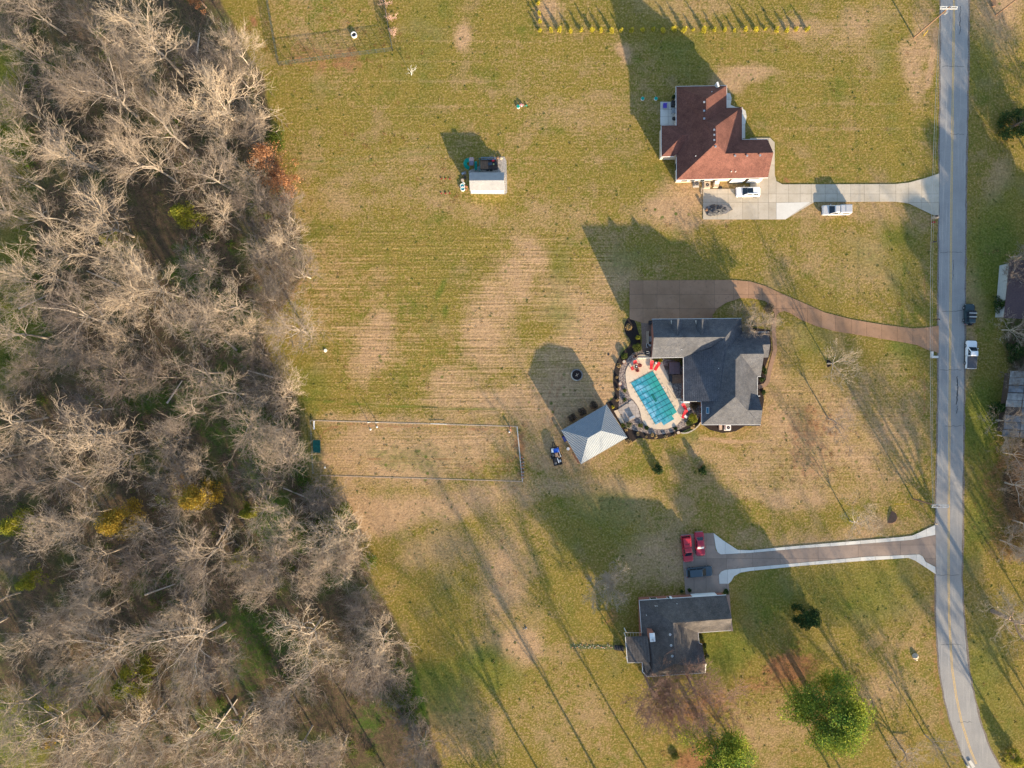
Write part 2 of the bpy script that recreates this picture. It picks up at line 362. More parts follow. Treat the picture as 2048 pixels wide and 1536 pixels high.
def build_ground():
    fx = np.arange(-116, 116.01, .5); fy = np.arange(-90, 90.01, .5)
    ext = lambda a: np.concatenate([-(abs(a[0]) + np.array([1500, 1000, 600, 350, 200, 120, 70, 40, 20, 8.])), a, abs(a[-1]) + np.array([8., 20, 40, 70, 120, 200, 350, 600, 1000, 1500])])
    xs, ys = ext(fx), ext(fy)
    X, Y = np.meshgrid(xs, ys); px = 1024 + X * 10; py = 768 - Y * 10
    rs = np.random.RandomState(4)
    wx = sum(np.sin(px / s + a) * np.cos(py / (s * .83) + b) * s * .22 for s, a, b in ((60, 1, 2), (27, 3, 1), (13, .5, 4), (140, 2, 5)))
    wy = sum(np.cos(px / (s * .9) + a) * np.sin(py / s + b) * s * .22 for s, a, b in ((55, 2, 1), (24, 5, 3), (12, 1.5, 2), (150, 4, 1)))
    gx, gy = px + wx, py + wy
    def field(bl):
        r = np.zeros_like(px)
        for (cx, cy, rx, ry, w) in bl:
            r = np.maximum(r, w * np.exp(-.5 * (((gx - cx) / rx) ** 2 + ((gy - cy) / ry) ** 2) ** 1.4))
        return r
    dry, lush, soil = field(DRY), field(LUSH), field(SOIL)
    def track(pts, wd, w, ch):
        d = np.full(px.shape, 1e9)
        for (ax, ay), (bx_, by_) in zip(pts[:-1], pts[1:]):
            L2 = (bx_ - ax) ** 2 + (by_ - ay) ** 2; u = np.clip(((px - ax) * (bx_ - ax) + (py - ay) * (by_ - ay)) / L2, 0, 1)
            d = np.minimum(d, np.hypot(px - ax - u * (bx_ - ax), py - ay - u * (by_ - ay)))
        np.maximum(ch, w * np.exp(-(d / wd) ** 2), out=ch)
    for off_ in (0, 14): track([(560, 326 + off_ * .5), (640, 322 + off_), (720, 312 + off_), (800, 298 + off_), (890, 290 + off_)], 3.5, .55, lush)
    track([(640, 880), (645, 866), (660, 855), (700, 849), (800, 853), (930, 856), (1010, 862), (1028, 880), (1034, 910), (1038, 955)], 4, .55, soil)
    track([(590, 795), (700, 808), (800, 813), (1000, 820)], 2.5, .9, lush); track([(700, 914), (780, 921), (900, 919), (1025, 922)], 2.5, .7, soil)
    for o_ in (0, 16): track([(1124 + o_, 688), (1112 + o_, 735), (1098 + o_, 790), (1085 + o_, 860)], 3.5, .42, soil)
    track([(1400, 876), (1480, 885), (1560, 880)], 4, 1, dry); track([(1812, 505), (1806, 570), (1804, 650)], 4, .8, lush)
    track([(1872, 60), (1862, 130), (1855, 170)], 8, 1, dry); track([(1865, 0), (1864, 340)], 3, .4, soil)
    for yy in (20, 60, 100, 150, 205, 255): track([(1480, yy), (1850, yy + 4)], 3, .3, dry); track([(600, yy + 60), (1240, yy + 66)], 3, .28, dry)
    for xx in (1868, 1872): track([(xx, 1150), (xx - 4, 1260), (xx + 2, 1340), (xx + 14, 1440), (xx + 50, 1536)], 5, .38, soil)
    track([(1848, 840), (1852, 700), (1850, 540)], 3, .5, soil)
    for x0_ in (1595, 1640, 1700, 1760): track([(x0_, 730), (x0_ + 6, 970)], 4, .35, dry)
    forest = blur(inpoly(px + wx * .5, py + wy * .5, FOREST).astype(float), 8)
    # grass openings at the left edge of the woods
    for (cx, cy, rx, ry, w) in ((10, 200, 55, 130, 1), (15, 620, 45, 190, 1), (30, 1490, 75, 95, 1)):
        forest *= 1 - w * np.exp(-.5 * (((gx - cx) / rx) ** 2 + ((gy - cy) / ry) ** 2) ** 1.4)
    brush = np.maximum(np.exp(-.5 * (((gx - 2035) / 38) ** 2 + ((gy - 990) / 90) ** 2) ** 2), np.exp(-.5 * (((gx - 2045) / 36) ** 2 + ((gy - 700) / 150) ** 2) ** 2) * .7)
    forest = np.maximum(forest, brush)
    stripe = inpoly(px, py, [(600, 440), (1230, 470), (1230, 830), (620, 830)]).astype(float)
    stripe = np.maximum(blur(stripe, 20), .35 * inpoly(px, py, [(560, 0), (1860, 0), (1860, 400), (560, 400)]))
    stripe = np.maximum(stripe, .6 * blur(inpoly(px, py, [(625, 850), (1040, 850), (1040, 950), (625, 950)]).astype(float), 4))
    stripe = np.maximum(stripe, .5 * blur(inpoly(px, py, [(1520, 700), (1850, 700), (1850, 980), (1400, 980)]).astype(float), 12))
    ny, nx = X.shape
    me = bpy.data.meshes.new('ground')
    co = np.stack([X, Y, np.zeros_like(X)], -1).reshape(-1, 3)
    idx = np.arange(ny * nx).reshape(ny, nx)
    q = np.stack([idx[:-1, :-1], idx[:-1, 1:], idx[1:, 1:], idx[1:, :-1]], -1).reshape(-1, 4)
    me.vertices.add(len(co)); me.vertices.foreach_set('co', co.ravel())
    me.loops.add(q.size); me.loops.foreach_set('vertex_index', q.ravel())
    me.polygons.add(len(q)); me.polygons.foreach_set('loop_start', np.arange(0, q.size, 4)); me.update(calc_edges=True)
    for nm, ch in (('cover', (dry, lush, forest)), ('cover2', (soil, stripe, stripe * 0))):
        a = me.color_attributes.new(nm, 'FLOAT_COLOR', 'POINT')
        d = np.stack([*ch, np.ones_like(dry)], -1).reshape(-1, 4); a.data.foreach_set('color', d.ravel())
    t = NT('lawn_and_woodland_floor')
    A = t.sep(t.attr('cover').outputs['Color']); B = t.sep(t.attr('cover2').outputs['Color'])
    n0 = t.noise(.035, 3); n1 = t.noise(.16, 4); n2 = t.noise(.7, 4, .6); n3 = t.noise(2.6, 4, .7); n4 = t.noise(7.5, 3, .75)
    sv = t.scale(t.pos, (.09, 3.6, 1)); ns = t.noise(.75, 3, .6, sv)
    wave = t.math('SUBTRACT', ns, .5)
    def mask(ch, k1, k2, k3, lo, hi, ks=0):
        v = t.math('ADD', ch, t.math('MULTIPLY', t.math('SUBTRACT', n1, .5), k1))
        v = t.math('ADD', v, t.math('MULTIPLY', t.math('SUBTRACT', n2, .5), k2))
        v = t.math('ADD', v, t.math('MULTIPLY', t.math('SUBTRACT', n3, .5), k3))
        return t.rng(v, lo, hi)
    olive = t.mix(t.rng(n1, .35, .65), (.205, .156, .029), (.140, .130, .020))
    olive = t.mix(t.rng(n0, .4, .6), olive, t.mix(t.rng(n2, .4, .6), (.155, .140, .022), (.230, .162, .038)))
    straw = t.mix(t.rng(n2, .35, .65), (.43, .275, .15), (.35, .225, .125))
    c = t.mix(t.rng(n3, .48, .64, 0, .7), olive, (.34, .225, .10))
    c = t.mix(t.rng(n1, .54, .68, 0, .45), c, (.29, .19, .09))
    c = t.mix(t.rng(t.noise(.11, 5, .65), .55, .68, 0, .6), c, (.095, .120, .016))
    stripe_s = t.math('MULTIPLY', t.math('MULTIPLY', wave, B[1]), 1.25)
    dryv = t.math('ADD', A[0], stripe_s)
    c = t.mix(mask(dryv, 1.1, .9, .9, .08, .80), c, straw)
    green = t.mix(t.rng(n3, .4, .6), (.070, .118, .013), (.12, .145, .022))
    c = t.mix(t.math('MULTIPLY', mask(A[1], .8, 1.1, .9, .25, .85), .75), c, green)
    # stray tufts
    tuft = t.vor(.55).outputs['Distance']
    c = t.mix(t.math('MULTIPLY', t.math('MULTIPLY', t.rng(tuft, .24, .12), t.rng(n1, .5, .62)), t.rng(A[0], .2, .6)), c, (.11, .125, .03))
    c = t.mix(mask(B[0], .6, .9, .7, .3, .75), c, (.27, .13, .06))
    litter = t.mix(t.rng(n2, .38, .62), (.135, .09, .058), (.07, .056, .034))
    litter = t.mix(t.rng(n4, .55, .7), litter, (.26, .17, .11))
    litter = t.mix(t.rng(n3, .52, .66, 0, .7), litter, (.07, .09, .022))
    litter = t.mix(t.rng(n1, .5, .66, 0, .6), litter, (.075, .10, .022))
    litter = t.mix(mask(A[1], .9, 1.0, .6, .3, .7), litter, (.07, .115, .02))
    c = t.mix(t.rng(A[2], .35, .65), c, litter)
    c = t.mul(c, t.rng(n4, .30, .70, .78, 1.2))
    c = t.mul(c, t.rng(n3, .3, .7, .72, 1.24))
    c = t.mul(c, t.rng(t.noise(1.15, 5, .75), .3, .7, .8, 1.2))
    c = t.mul(c, t.math('ADD', 1.0, t.math('MULTIPLY', t.math('MULTIPLY', wave, B[1]), 1.1)))
    hgt = t.math('ADD', t.math('MULTIPLY', n4, .5), t.math('ADD', n3, t.math('MULTIPLY', stripe_s, .5)))
    t.bump(hgt, .55, .16)
    me.materials.append(t.done(c, .95, 0, .1))
    o = bpy.data.objects.new('ground', me); COL.objects.link(o); o['kind'] = 'structure'
build_ground()

# ---------------------------------------------------------------- roads and drives
RE = [(-260, 1886, 1941), (0, 1882, 1937), (200, 1881, 1934), (400, 1878.5, 1930.5), (600, 1877, 1929), (768, 1877, 1927), (900, 1875, 1926), (1000, 1872.5, 1925), (1100, 1871.5, 1924), (1150, 1872, 1922.5), (1230, 1872, 1927), (1284, 1874.5, 1931),
      (1337, 1879, 1936.5), (1391, 1888, 1947), (1444, 1901, 1960), (1498, 1920, 1979.5), (1536, 1936, 2000), (1620, 1985, 2054), (1720, 2060, 2135), (1900, 2230, 2310), (2400, 2760, 2850)]
road_poly = [P(l, y) for y, l, r in RE] + [P(r, y) for y, l, r in RE[::-1]]
mb = MB()
for a, b in zip(RE[:-1], RE[1:]):
    mb.prism([P(a[1], a[0]), P(a[2], a[0]), P(b[2], b[0]), P(b[1], b[0])], 0, .03)
def strip_mesh(rows, z, th=.03):
    n = len(rows); v = []
    for (l, r) in rows: v += [(l[0], l[1], z), (r[0], r[1], z), (l[0], l[1], z - th), (r[0], r[1], z - th)]
    f = []
    for i in range(n - 1):
        a = 4 * i; b = a + 4
        f += [(a, b, b + 1, a + 1), (a, a + 2, b + 2, b), (a + 1, b + 1, b + 3, a + 3)]
    return MB().add(v, f)
ys_f = list(range(-260, 1560, 12)) + [1560, 1620, 1720, 1900, 2400]
def ri(y, k): return float(np.interp(y, [r[0] for r in RE], [r[k] for r in RE]))
rnd = random.Random(5)
rows = [(P(ri(y, 1) + rnd.uniform(-.7, .7), y), P(ri(y, 2) + rnd.uniform(-.9, .9), y)) for y in ys_f]
road = struct('road', strip_mesh(rows, .03), m_road)
rows = [(P(ri(y, 1) - 2.5 + rnd.uniform(-1.2, .6), y), P(ri(y, 2) + 3.5 + rnd.uniform(-1, 1.4), y)) for y in ys_f]
struct('gravel_shoulder', strip_mesh(rows, .012, .02), M('shoulder_gravel', (.24, .2, .17), (.12, .09, .07), 4, .95, .7, 6))
CL = [(-260, 1911), (0, 1908), (400, 1902.6), (768, 1899.5), (1000, 1897.5), (1150, 1897), (1230, 1898), (1284, 1900.6), (1337, 1904), (1391, 1912), (1444, 1923), (1498, 1940), (1536, 1956)]
for dx in (-1.3, 1.3):
    ysl = [y for y in range(-260, 1540, 12)]
    rows = [(P(float(np.interp(y, [c[0] for c in CL], [c[1] for c in CL])) + dx - .72, y), P(float(np.interp(y, [c[0] for c in CL], [c[1] for c in CL])) + dx + .72, y)) for y in ysl]
    part('centre_line', strip_mesh(rows, .036, .004), m_yellow, road)
def crack(pts, w=.05):
    rows = []
    for x, y in pts:
        for_ = rnd.uniform(.5, 1.3) * w
        rows.append((P(x, y) + Vector((-for_, 0, 0)), P(x, y) + Vector((for_, 0, 0))))
    return rows
for x0, y0, y1, wob, w in ((1921, 12, 70, 1.5, .06), (1915, 752, 812, 1.6, .10), (1914, 812, 830, 1, .06), (1907, 520, 560, 1, .04)):
    pts = [(x0 + rnd.uniform(-wob, wob) - (y - y0) * .03, y) for y in range(y0, y1, 3)]
    part('tar_crack', strip_mesh(crack(pts, w), .037, .004), m_tar, road)
for y, a, b in ((133, 1884, 1932), (268, 1900, 1931), (505, 1880, 1928), (622, 1884, 1926), (740, 1879, 1925), (852, 1890, 1924), (1150, 1874, 1922), (1289, 1882, 1926), (1444, 1915, 1945)):
    pts = [P(x, y + rnd.uniform(-1.2, 1.2)) for x in range(a, b, 4)]
    rows = [(p + Vector((0, .03, 0)), p - Vector((0, .03, 0))) for p in pts]
    part('transverse_crack', strip_mesh(rows, .037, .004), m_tar, road)

Z1 = Z(4.8, 1280, 140); Z2 = Z(4.267, 1200, 540); Z3 = Z(7.682, 1200, 680); Z4 = Z(4.268, 1220, 1040); Z5 = Z(5.12, 1040, 660); Z6 = Z(8.535, 860, 240)

# red-roofed house: pale concrete drive in poured slabs
drive1 = PL([(1352, 372), (1403, 372), (1406, 439), (1571, 439), (1629, 404), (1790, 403.5), (1817, 407), (1834, 415), (1861, 428), (1878, 434), (1878.5, 347), (1852, 356), (1817, 365.5), (1790, 368.5), (1565, 369), (1553, 363), (1549, 350), (1549, 285), (1540, 276), (1515, 276), (1515, 330), (1400, 372)])
drive1 = PL([(1406, 378), (1406, 439), (1571, 439), (1629, 404), (1790, 403.5), (1817, 407), (1834, 415), (1861, 428), (1877, 434), (1878, 347), (1852, 356), (1817, 365.5), (1790, 368.5), (1565, 369), (1553, 363), (1549, 350), (1549, 285), (1540, 276), (1500, 276), (1500, 378)])
slabs('driveway', drive1, [1434, 1456, 1485, 1516, 1537, 1552, 1577, 1600, 1622, 1650, 1674, 1701, 1728, 1759, 1791, 1817, 1843], [405, 388, 330, 300], .03, .10, m_conc, m_joint)
newslab = PL([(1552.5, 406), (1620, 404.5), (1570.5, 438.5), (1552.5, 438.5)], 0)
tag(part('new_concrete_slab', MB().prism(newslab, .1, .106), m_concn), kind='structure')
slabs('patio', PL([(1320.5, 204), (1352, 204), (1352, 250), (1320.5, 250)], 0), [1336], [219, 234], .02, .12, m_concn, m_joint)
slabs('front_walk', PL([(1453, 186), (1460, 187), (1463, 196), (1461, 210), (1470, 214), (1484, 216), (1491, 222), (1493, 234), (1490, 250), (1490, 277), (1478, 277), (1478, 225), (1453, 216)], 0), [1470], [200, 230, 250], .02, .08, m_concn, m_joint)

# middle house: brown drive
top = [(1259, 561), (1360, 560.5), (1465, 560), (1500, 563), (1530, 572), (1560, 586), (1600, 603), (1649, 625), (1704, 639), (1763, 649), (1825, 657), (1850, 655.5), (1877, 651)]
bot = [(1877, 706), (1853, 699), (1834, 690), (1808, 685), (1730, 672), (1668, 662), (1632, 652), (1600, 639), (1580, 626), (1568, 622), (1556, 626), (1549, 640)]
arc = [(1549, 628), (1542, 612), (1530, 602), (1505, 597), (1481, 596), (1453, 605), (1434, 617), (1425, 630), (1424, 640)]
drive2 = PL(top + bot + arc + [(1303, 640), (1303, 647), (1285, 646), (1259, 638)])
slabs('long_brown_driveway', drive2, [1286, 1314, 1359, 1429, 1467, 1497, 1525, 1552, 1585, 1615, 1642, 1670, 1703, 1733, 1763, 1795, 1825, 1853], [589, 617], .03, .09, m_agg, m_joint)
# walkway to the front door
wk = [(1549, 636), (1547, 660), (1549, 685), (1550, 700), (1544, 722), (1538, 745), (1536, 760), (1530, 770), (1516, 774)]
rows = []
for i, (x, y) in enumerate(wk):
    a = wk[max(0, i - 1)]; b = wk[min(len(wk) - 1, i + 1)]; d = Vector((b[0] - a[0], b[1] - a[1])).normalized()
    rows.append((P(x - d.y * 4.2, y + d.x * 4.2), P(x + d.y * 4.2, y - d.x * 4.2)))
struct('curved_walkway', strip_mesh(rows, .07, .07), M('tan_aggregate', (.30, .19, .12), (.25, .155, .10), 2))
# lower house: brown drive with white concrete borders
drive3 = PL([(1361, 1069), (1427, 1066), (1431, 1100), (1440, 1109), (1500, 1106), (1600, 1097), (1700, 1090), (1824, 1080), (1850, 1074), (1871, 1070), (1871, 1133), (1852, 1123), (1846, 1112), (1839, 1108), (1730, 1113), (1600, 1125), (1500, 1134), (1450, 1139), (1441, 1143), (1437, 1150), (1438, 1167), (1457, 1167), (1463, 1240), (1466, 1262), (1456, 1262), (1452, 1184), (1371, 1190)])
slabs('brown_driveway', drive3, [1388, 1412, 1453, 1505, 1560, 1636, 1716, 1801], [1117, 1150, 1090], .03, .09, m_agg2, m_joint)
wt = PL([(1427, 1066), (1445, 1080), (1475, 1099.5), (1500, 1100.5), (1600, 1091), (1720, 1081), (1800, 1074), (1824, 1071), (1840, 1064), (1860, 1054), (1870, 1050), (1870, 1069.5), (1850, 1073.5), (1824, 1079.5), (1700, 1089.5), (1600, 1096.5), (1500, 1105.5), (1441, 1108.5), (1435, 1104), (1431.5, 1096)])
slabs('upper_concrete_border', wt, [1450, 1480, 1509, 1540, 1570, 1600, 1630, 1660, 1690, 1720, 1750, 1780, 1808, 1832, 1853], [], .03, .11, m_concn, m_joint)
wb = PL([(1438.5, 1167), (1437.5, 1150), (1441.5, 1143.5), (1450, 1139.5), (1500, 1134.5), (1600, 1125.5), (1730, 1113.5), (1838, 1108.5), (1845, 1112.5), (1851, 1123.5), (1870, 1133.5), (1871, 1148), (1850, 1134), (1830, 1121), (1816, 1115.5), (1730, 1121), (1600, 1131.5), (1500, 1141.5), (1480, 1145), (1468, 1152), (1462, 1162), (1457, 1167)])
slabs('lower_concrete_border', wb, [1455, 1480, 1509, 1540, 1570, 1600, 1630, 1660, 1690, 1720, 1750, 1780, 1808, 1832, 1853], [], .03, .11, m_concn, m_joint)

# ---------------------------------------------------------------- pool garden surfaces
mulch = [(245, 395), (205, 465), (212, 540), (262, 600), (258, 640), (190, 700), (140, 785), (115, 880), (110, 970), (130, 1060), (100, 1110), (40, 1140), (80, 1190), (190, 1345), (215, 1460), (250, 1490), (300, 1450), (330, 1430), (450, 1450), (600, 1428), (760, 1352), (868, 1300), (868, 1190), (720, 1120), (712, 965), (560, 760), (345, 700), (350, 600), (330, 540), (300, 430)]
struct('mulch_bed', MB().prism([Z2(*p) for p in smoothpoly(mulch, 1)], 0, .03), m_mulch)
rock = [(300, 690), (420, 700), (440, 760), (600, 760), (712, 800), (712, 1100), (866, 1150), (866, 1255), (750, 1325), (620, 1388), (480, 1408), (380, 1388), (270, 1362), (200, 1345), (150, 1240), (165, 1090), (158, 950), (168, 830), (230, 760)]
struct('river_rock_bed', MB().prism([Z2(*p) for p in smoothpoly(rock, 1)], 0, .045), m_rock)
struct('house_mulch_bed', MB().prism(PL([(1400, 846), (1420, 860), (1445, 866), (1470, 863), (1490, 852), (1520, 852), (1528, 800), (1525, 770), (1532, 768), (1530, 735), (1543, 700), (1541, 660), (1500, 655), (1440, 700), (1420, 800)]), 0, .025), m_mulch)
deck = [(590, 225), (690, 222), (785, 268), (1000, 275), (945, 340), (1050, 555), (1095, 680), (1130, 800), (1180, 900), (1280, 915), (1300, 960), (1385, 985), (1350, 1060), (1250, 1105), (1265, 1210), (1170, 1315), (1000, 1375), (830, 1368), (700, 1318), (640, 1230), (612, 1080), (550, 960), (440, 850), (385, 560), (400, 440), (480, 330), (545, 275)]
struct('pool_deck', MB().prism([Z3(*p) for p in smoothpoly(deck, 1)], 0, .12), m_deck)
slabs('stamped_patio', [Z2(*p) for p in ((152, 1190), (272, 1110), (318, 1165), (345, 1250), (215, 1302))], [1243, 1250, 1257, 1264, 1271, 1278], [807, 814, 821, 828, 835, 842], .03, .13, conc('stamped_concrete', (.34, .29, .26), (.40, .34, .30), (.27, .23, .21), 1), m_joint, 'paver', .012)
struct('pavilion_step', MB().prism([Z2(*p) for p in ((118, 1202), (150, 1192), (208, 1300), (188, 1325))], 0, .10), m_deck)
struct('gravel_pad', MB().prism([Z6(*p) for p in ((660, 870), (1130, 640), (1270, 625), (1305, 700), (1310, 900), (1318, 1240), (1280, 1268), (690, 1262))], 0, .03), m_gravel)
struct('side_path', MB().prism([Z2(*p) for p in ((350, 445), (430, 445), (440, 560), (440, 720), (345, 715), (358, 600))], 0, .04), M('side_path_gravel', (.24, .17, .13), (.16, .11, .09), 5, .9, .6))
struct('house_apron', MB().prism([P(1366, 717), P(1372, 717), P(1366, 803), P(1362, 803)], 0, .05), m_agg)

# ---------------------------------------------------------------- houses
def roofpart(faces, mat, root, zf, th=.16):
    mb = MB()
    for f in faces: mb.slab([zf(*p) for p in f], th)
    return part('roof', mb, mat, root, world=True)
def gutter(root, pts, zf, parent=None):
    mb = MB(); q = [zf(*p) for p in pts]
    for a, b in zip(q[:-1], q[1:]):
        d = b - a; L = d.length; c = (a + b) / 2 - Vector((0, 0, .06))
        mb.box(c, (L + .08, .13, .13), math.atan2(d.y, d.x), ry=-math.atan2(d.z, math.hypot(d.x, d.y)))
    return part('gutter', mb, m_white, root, world=True)
def wallbox(root, pts, z1, mat, name='wall'):
    return part(name, MB().prism(pts, 0, z1), mat, root, world=True)
def window(root, c, w, h, ang, mat=None, name='window', d=.06):
    """c: centre on the wall face, ang: direction the wall faces"""
    o = part(name, MB().box(c, (d, w + .16, h + .16), ang), m_white, root, world=True)
    off = Vector((math.cos(ang), math.sin(ang), 0)) * (d / 2 + .004)
    part('pane', MB().box(Vector(c) + off, (.02, w, h), ang), mat or m_glass, o).location = -Vector(root.location)
    return o
def vent(root, p, s=.25, mat=None, par=None):
    o = part('roof_vent', MB().box(p + Vector((0, 0, .12)), (s, s, .24)).box(p + Vector((0, 0, .27)), (s * 1.3, s * 1.3, .06)), mat or m_steel, root, world=True)
    return o
def pipe(root, p, r=.07, h=.45): return part('vent_pipe', MB().cyl(p - Vector((0, 0, .1)), p + Vector((0, 0, h)), r, r, 8), m_white, root, world=True)

# --- house with the red-brown roof
h1 = thing('brick_house', 'cream brick house with steep red brown shingle roof and white SUV by its garage', 'house', P(1440, 280))
E, PK = 3.0, 9.5
NW, NE = (347, 158, E), (832, 150, E); R1, R2 = (635, 278, 8.2), (634, 495, 8.2); R3, R4 = (727, 540, PK), (730, 700, PK)
SW, SE = (352, 1055, E), (1228, 1032, E)
GR0, GR1 = (818, 803, 7.3), (1281, 794, 6.8)
f1 = [[NW, NE, R1], [NW, R1, R2, R3, R4, SW], [R1, NE, (832, 364, E), R2],
      [R2, (832, 364, E), (980, 358, E), R3], [R3, (980, 358, E), (980, 668, E), GR0, R4],
      [SW, R4, GR0, GR1, SE], [GR0, (980, 668, E), (1225, 666, E), GR1]]
h1r = roofpart(f1, m_sh_red, h1, Z1)
# lower west wing
WR0, WR1 = (410, 626, 5.0), (548, 622, 5.2)
mb = MB()
for f in ([(205, 532, 2.9), (347, 530, 2.9), WR1, WR0], [(205, 532, 2.9), WR0, (205, 832, 2.9)], [(205, 832, 2.9), WR0, WR1, (325, 828, 2.9)]): mb.slab([Z1(*p) for p in f], .15)
part('wing_roof', mb, m_sh_red, h1, world=True)
wallbox(h1, PL([(1355, 176), (1450, 174), (1450, 218), (1481, 218), (1481, 282), (1532, 282), (1532, 352), (1357, 357)], 2.9), 2.85, m_cream)
wallbox(h1, PL([(1325, 253), (1357, 253), (1357, 310), (1325, 310)], 2.9), 2.7, m_cream, 'wing_wall')
g0, g1, g2 = Z1(1222, 670, 2.85), Z1(1226, 1026, 2.85), Z1(1272, 796, 6.55)
part('gable', MB().add([g0, g1, g2, g0 - Vector((.2, 0, 0)), g1 - Vector((.2, 0, 0)), g2 - Vector((.2, 0, 0))], [(0, 1, 2), (5, 4, 3), (0, 3, 4, 1), (1, 4, 5, 2), (2, 5, 3, 0)]), m_cream, h1, world=True)
gutter(h1, [NW, (347, 530, E)], Z1); gutter(h1, [(352, 835, E), SW, SE], Z1); gutter(h1, [NW, NE, (832, 364, E)], Z1); gutter(h1, [(980, 358, E), (980, 668, E), (1225, 666, E)], Z1)
gutter(h1, [(347, 532, 2.9), (205, 532, 2.9), (205, 832, 2.9), (325, 828, 2.9)], Z1)
for x, y, z in ((613, 312, 8.0), (613, 395, 8.0), (613, 470, 8.0), (710, 578, 9.2), (710, 627, 9.2), (710, 676, 9.2), (722, 738, 9.0), (910, 826, 7.0), (1025, 826, 6.95), (1150, 823, 6.9)): vent(h1, Z1(x, y, z - .08))
for x, y, z in ((875, 978, 4.1), (915, 978, 4.1), (531, 830, 6.1), (684, 215, 5.3)): pipe(h1, Z1(x, y, z))
ch = part('chimney', MB().box(Z1(740, 148, 3.9), (.35, .9, 1.2), .3), m_white, h1, world=True, label='small white flue on the north eave')
yS = P(0, 357, 2.9).y; off = -Vector(h1.location)
for px_, w_ in ((1372, 1.2), (1388, 1.0), (1408, .9)): window(h1, Vector((P(px_, 0, 2.9).x, yS - .02, 1.6)), w_, 1.3, -PI / 2)
for px_, w_ in ((1480, 2.6), (1514, 2.6)):
    o = part('garage_door', MB().box(Vector((P(px_, 0, 2.9).x, yS - .0, 1.15)), (w_, .08, 2.2)), m_white, h1, world=True)
    for k in range(4): part('door_panel', MB().box(Vector((P(px_, 0, 2.9).x, yS - .05, .35 + k * .54)), (w_ - .1, .03, .48)), m_white, o, world=True).location = (0, 0, 0)
xW = P(1355, 0, 2.9).x
for py_ in (185, 215, 330): window(h1, Vector((xW - .02, P(0, py_, 2.9).y, 1.6)), 1.4, 1.2, PI)
xE = P(1532, 0, 2.9).x
window(h1, Vector((xE + .02, P(0, 320, 2.9).y, 1.6)), 1.4, 1.2, 0)
for py_ in (190,): window(h1, Vector((P(1450, 0, 2.9).x + .02, P(0, py_, 2.9).y, 1.6)), 1.5, 1.3, 0)
for py_ in (235, 262): window(h1, Vector((P(1481, 0, 2.9).x + .02, P(0, py_, 2.9).y, 1.6)), 1.3, 1.3, 0)

# --- middle house with grey roof
h2 = thing('brick_house', 'red brick house with large slate grey shingle roof wrapping around the pool', 'house', P(1430, 740))
RZ = 8.1
wNW, wNE = (445, 420, E), (1206, 413, E); wRW, wRE = (460, 577, 6.9), (1070, 573, 6.9); wSW = (442, 750, E)
V1 = (712, 744, E); M1 = (1158, 765, RZ); M2 = (1155, 1083, RZ)
f2 = [[wNW, wNE, wRE, wRW], [wSW, wRW, wRE, (945, 665, 4.75), V1],
      [wRE, wNE, (1215, 530, E), (1075, 687, 6.5)],
      [(1075, 687, 6.5), (1215, 530, E), (1440, 530, E), (1452, 635, 5.1), (1388, 638, 5.1), (1400, 715, 6.9), (1200, 717, 6.9), M1],
      [(1388, 638, 5.1), (1452, 635, 5.1), (1436, 746, E), (1392, 746, E)],
      [(1200, 717, 6.9), (1400, 715, 6.9), (1372, 908, E), (1344, 908, E)],
      [M1, (1200, 717, 6.9), (1344, 908, E), (1342, 1078, E), (1308, 1074, 3.9), (1265, 1196, 5.5), M2],
      [(1308, 1074, 3.9), (1352, 1076, E), (1387, 1198, 5.5), (1265, 1196, 5.5)],
      [M2, (1265, 1196, 5.5), (1387, 1198, 5.5), (1370, 1320, E), (870, 1320, E)],
      [wRE, (1075, 687, 6.5), M1, M2, (870, 1320, E), (868, 1121, E), (1010, 1121, 5.3), (948, 665, 5.0)],
      [V1, (948, 665, 5.0), (1010, 1121, 5.3), (716, 1121, E)]]
roofpart(f2, m_sh_grey, h2, Z2)
for dx in (0, 210):
    mb = MB()
    for f in ([(613 + dx, 420, 5.1), (660 + dx, 420, 6.4), (660 + dx, 556, 6.5), (613 + dx, 500, 5.1)], [(660 + dx, 420, 6.4), (702 + dx, 420, 5.1), (702 + dx, 500, 5.1), (660 + dx, 556, 6.5)]): mb.slab([Z2(*p) for p in f], .12)
    d = part('dormer_roof', mb, m_sh_grey, h2, world=True)
    a, b, c_ = Z2(620 + dx, 426, 5.0), Z2(696 + dx, 426, 5.0), Z2(660 + dx, 426, 6.2)
    mb = MB().prism([(a.x, a.y), (b.x, b.y), (b.x, b.y - 1.8), (a.x, a.y - 1.8)], 3.2, 4.98)
    mb.add([a, b, c_, a + Vector((0, -.1, 0)), b + Vector((0, -.1, 0)), c_ + Vector((0, -.1, 0))], [(0, 1, 2), (5, 4, 3)])
    part('dormer_wall', mb, m_white, h2, world=True)
def q2(pts, z): return [Z2(x, y, z) for x, y in pts]
wallbox(h2, q2([(460, 432), (1195, 428), (1220, 545), (1425, 545), (1425, 735), (1375, 740), (1335, 900), (1330, 1085), (1360, 1200), (1355, 1305), (885, 1305), (882, 1110), (730, 1108), (730, 735), (458, 738)], 2.9), 2.85, m_brick)
a, b, c_ = Z2(457, 432, 2.85), Z2(455, 738, 2.85), Z2(466, 578, 6.2)
part('gable', MB().add([a, b, c_, a + Vector((.2, 0, 0)), b + Vector((.2, 0, 0)), c_ + Vector((.2, 0, 0))], [(0, 2, 1), (3, 4, 5), (0, 3, 5, 2), (1, 2, 5, 4)]), m_brick, h2, world=True)
a, b, c_ = Z2(1425, 545, 2.85), Z2(1425, 735, 2.85), Z2(1440, 637, 4.9)
part('gable', MB().add([a, b, c_, a - Vector((.2, 0, 0)), b - Vector((.2, 0, 0)), c_ - Vector((.2, 0, 0))], [(0, 1, 2), (5, 4, 3)]), m_brick, h2, world=True)
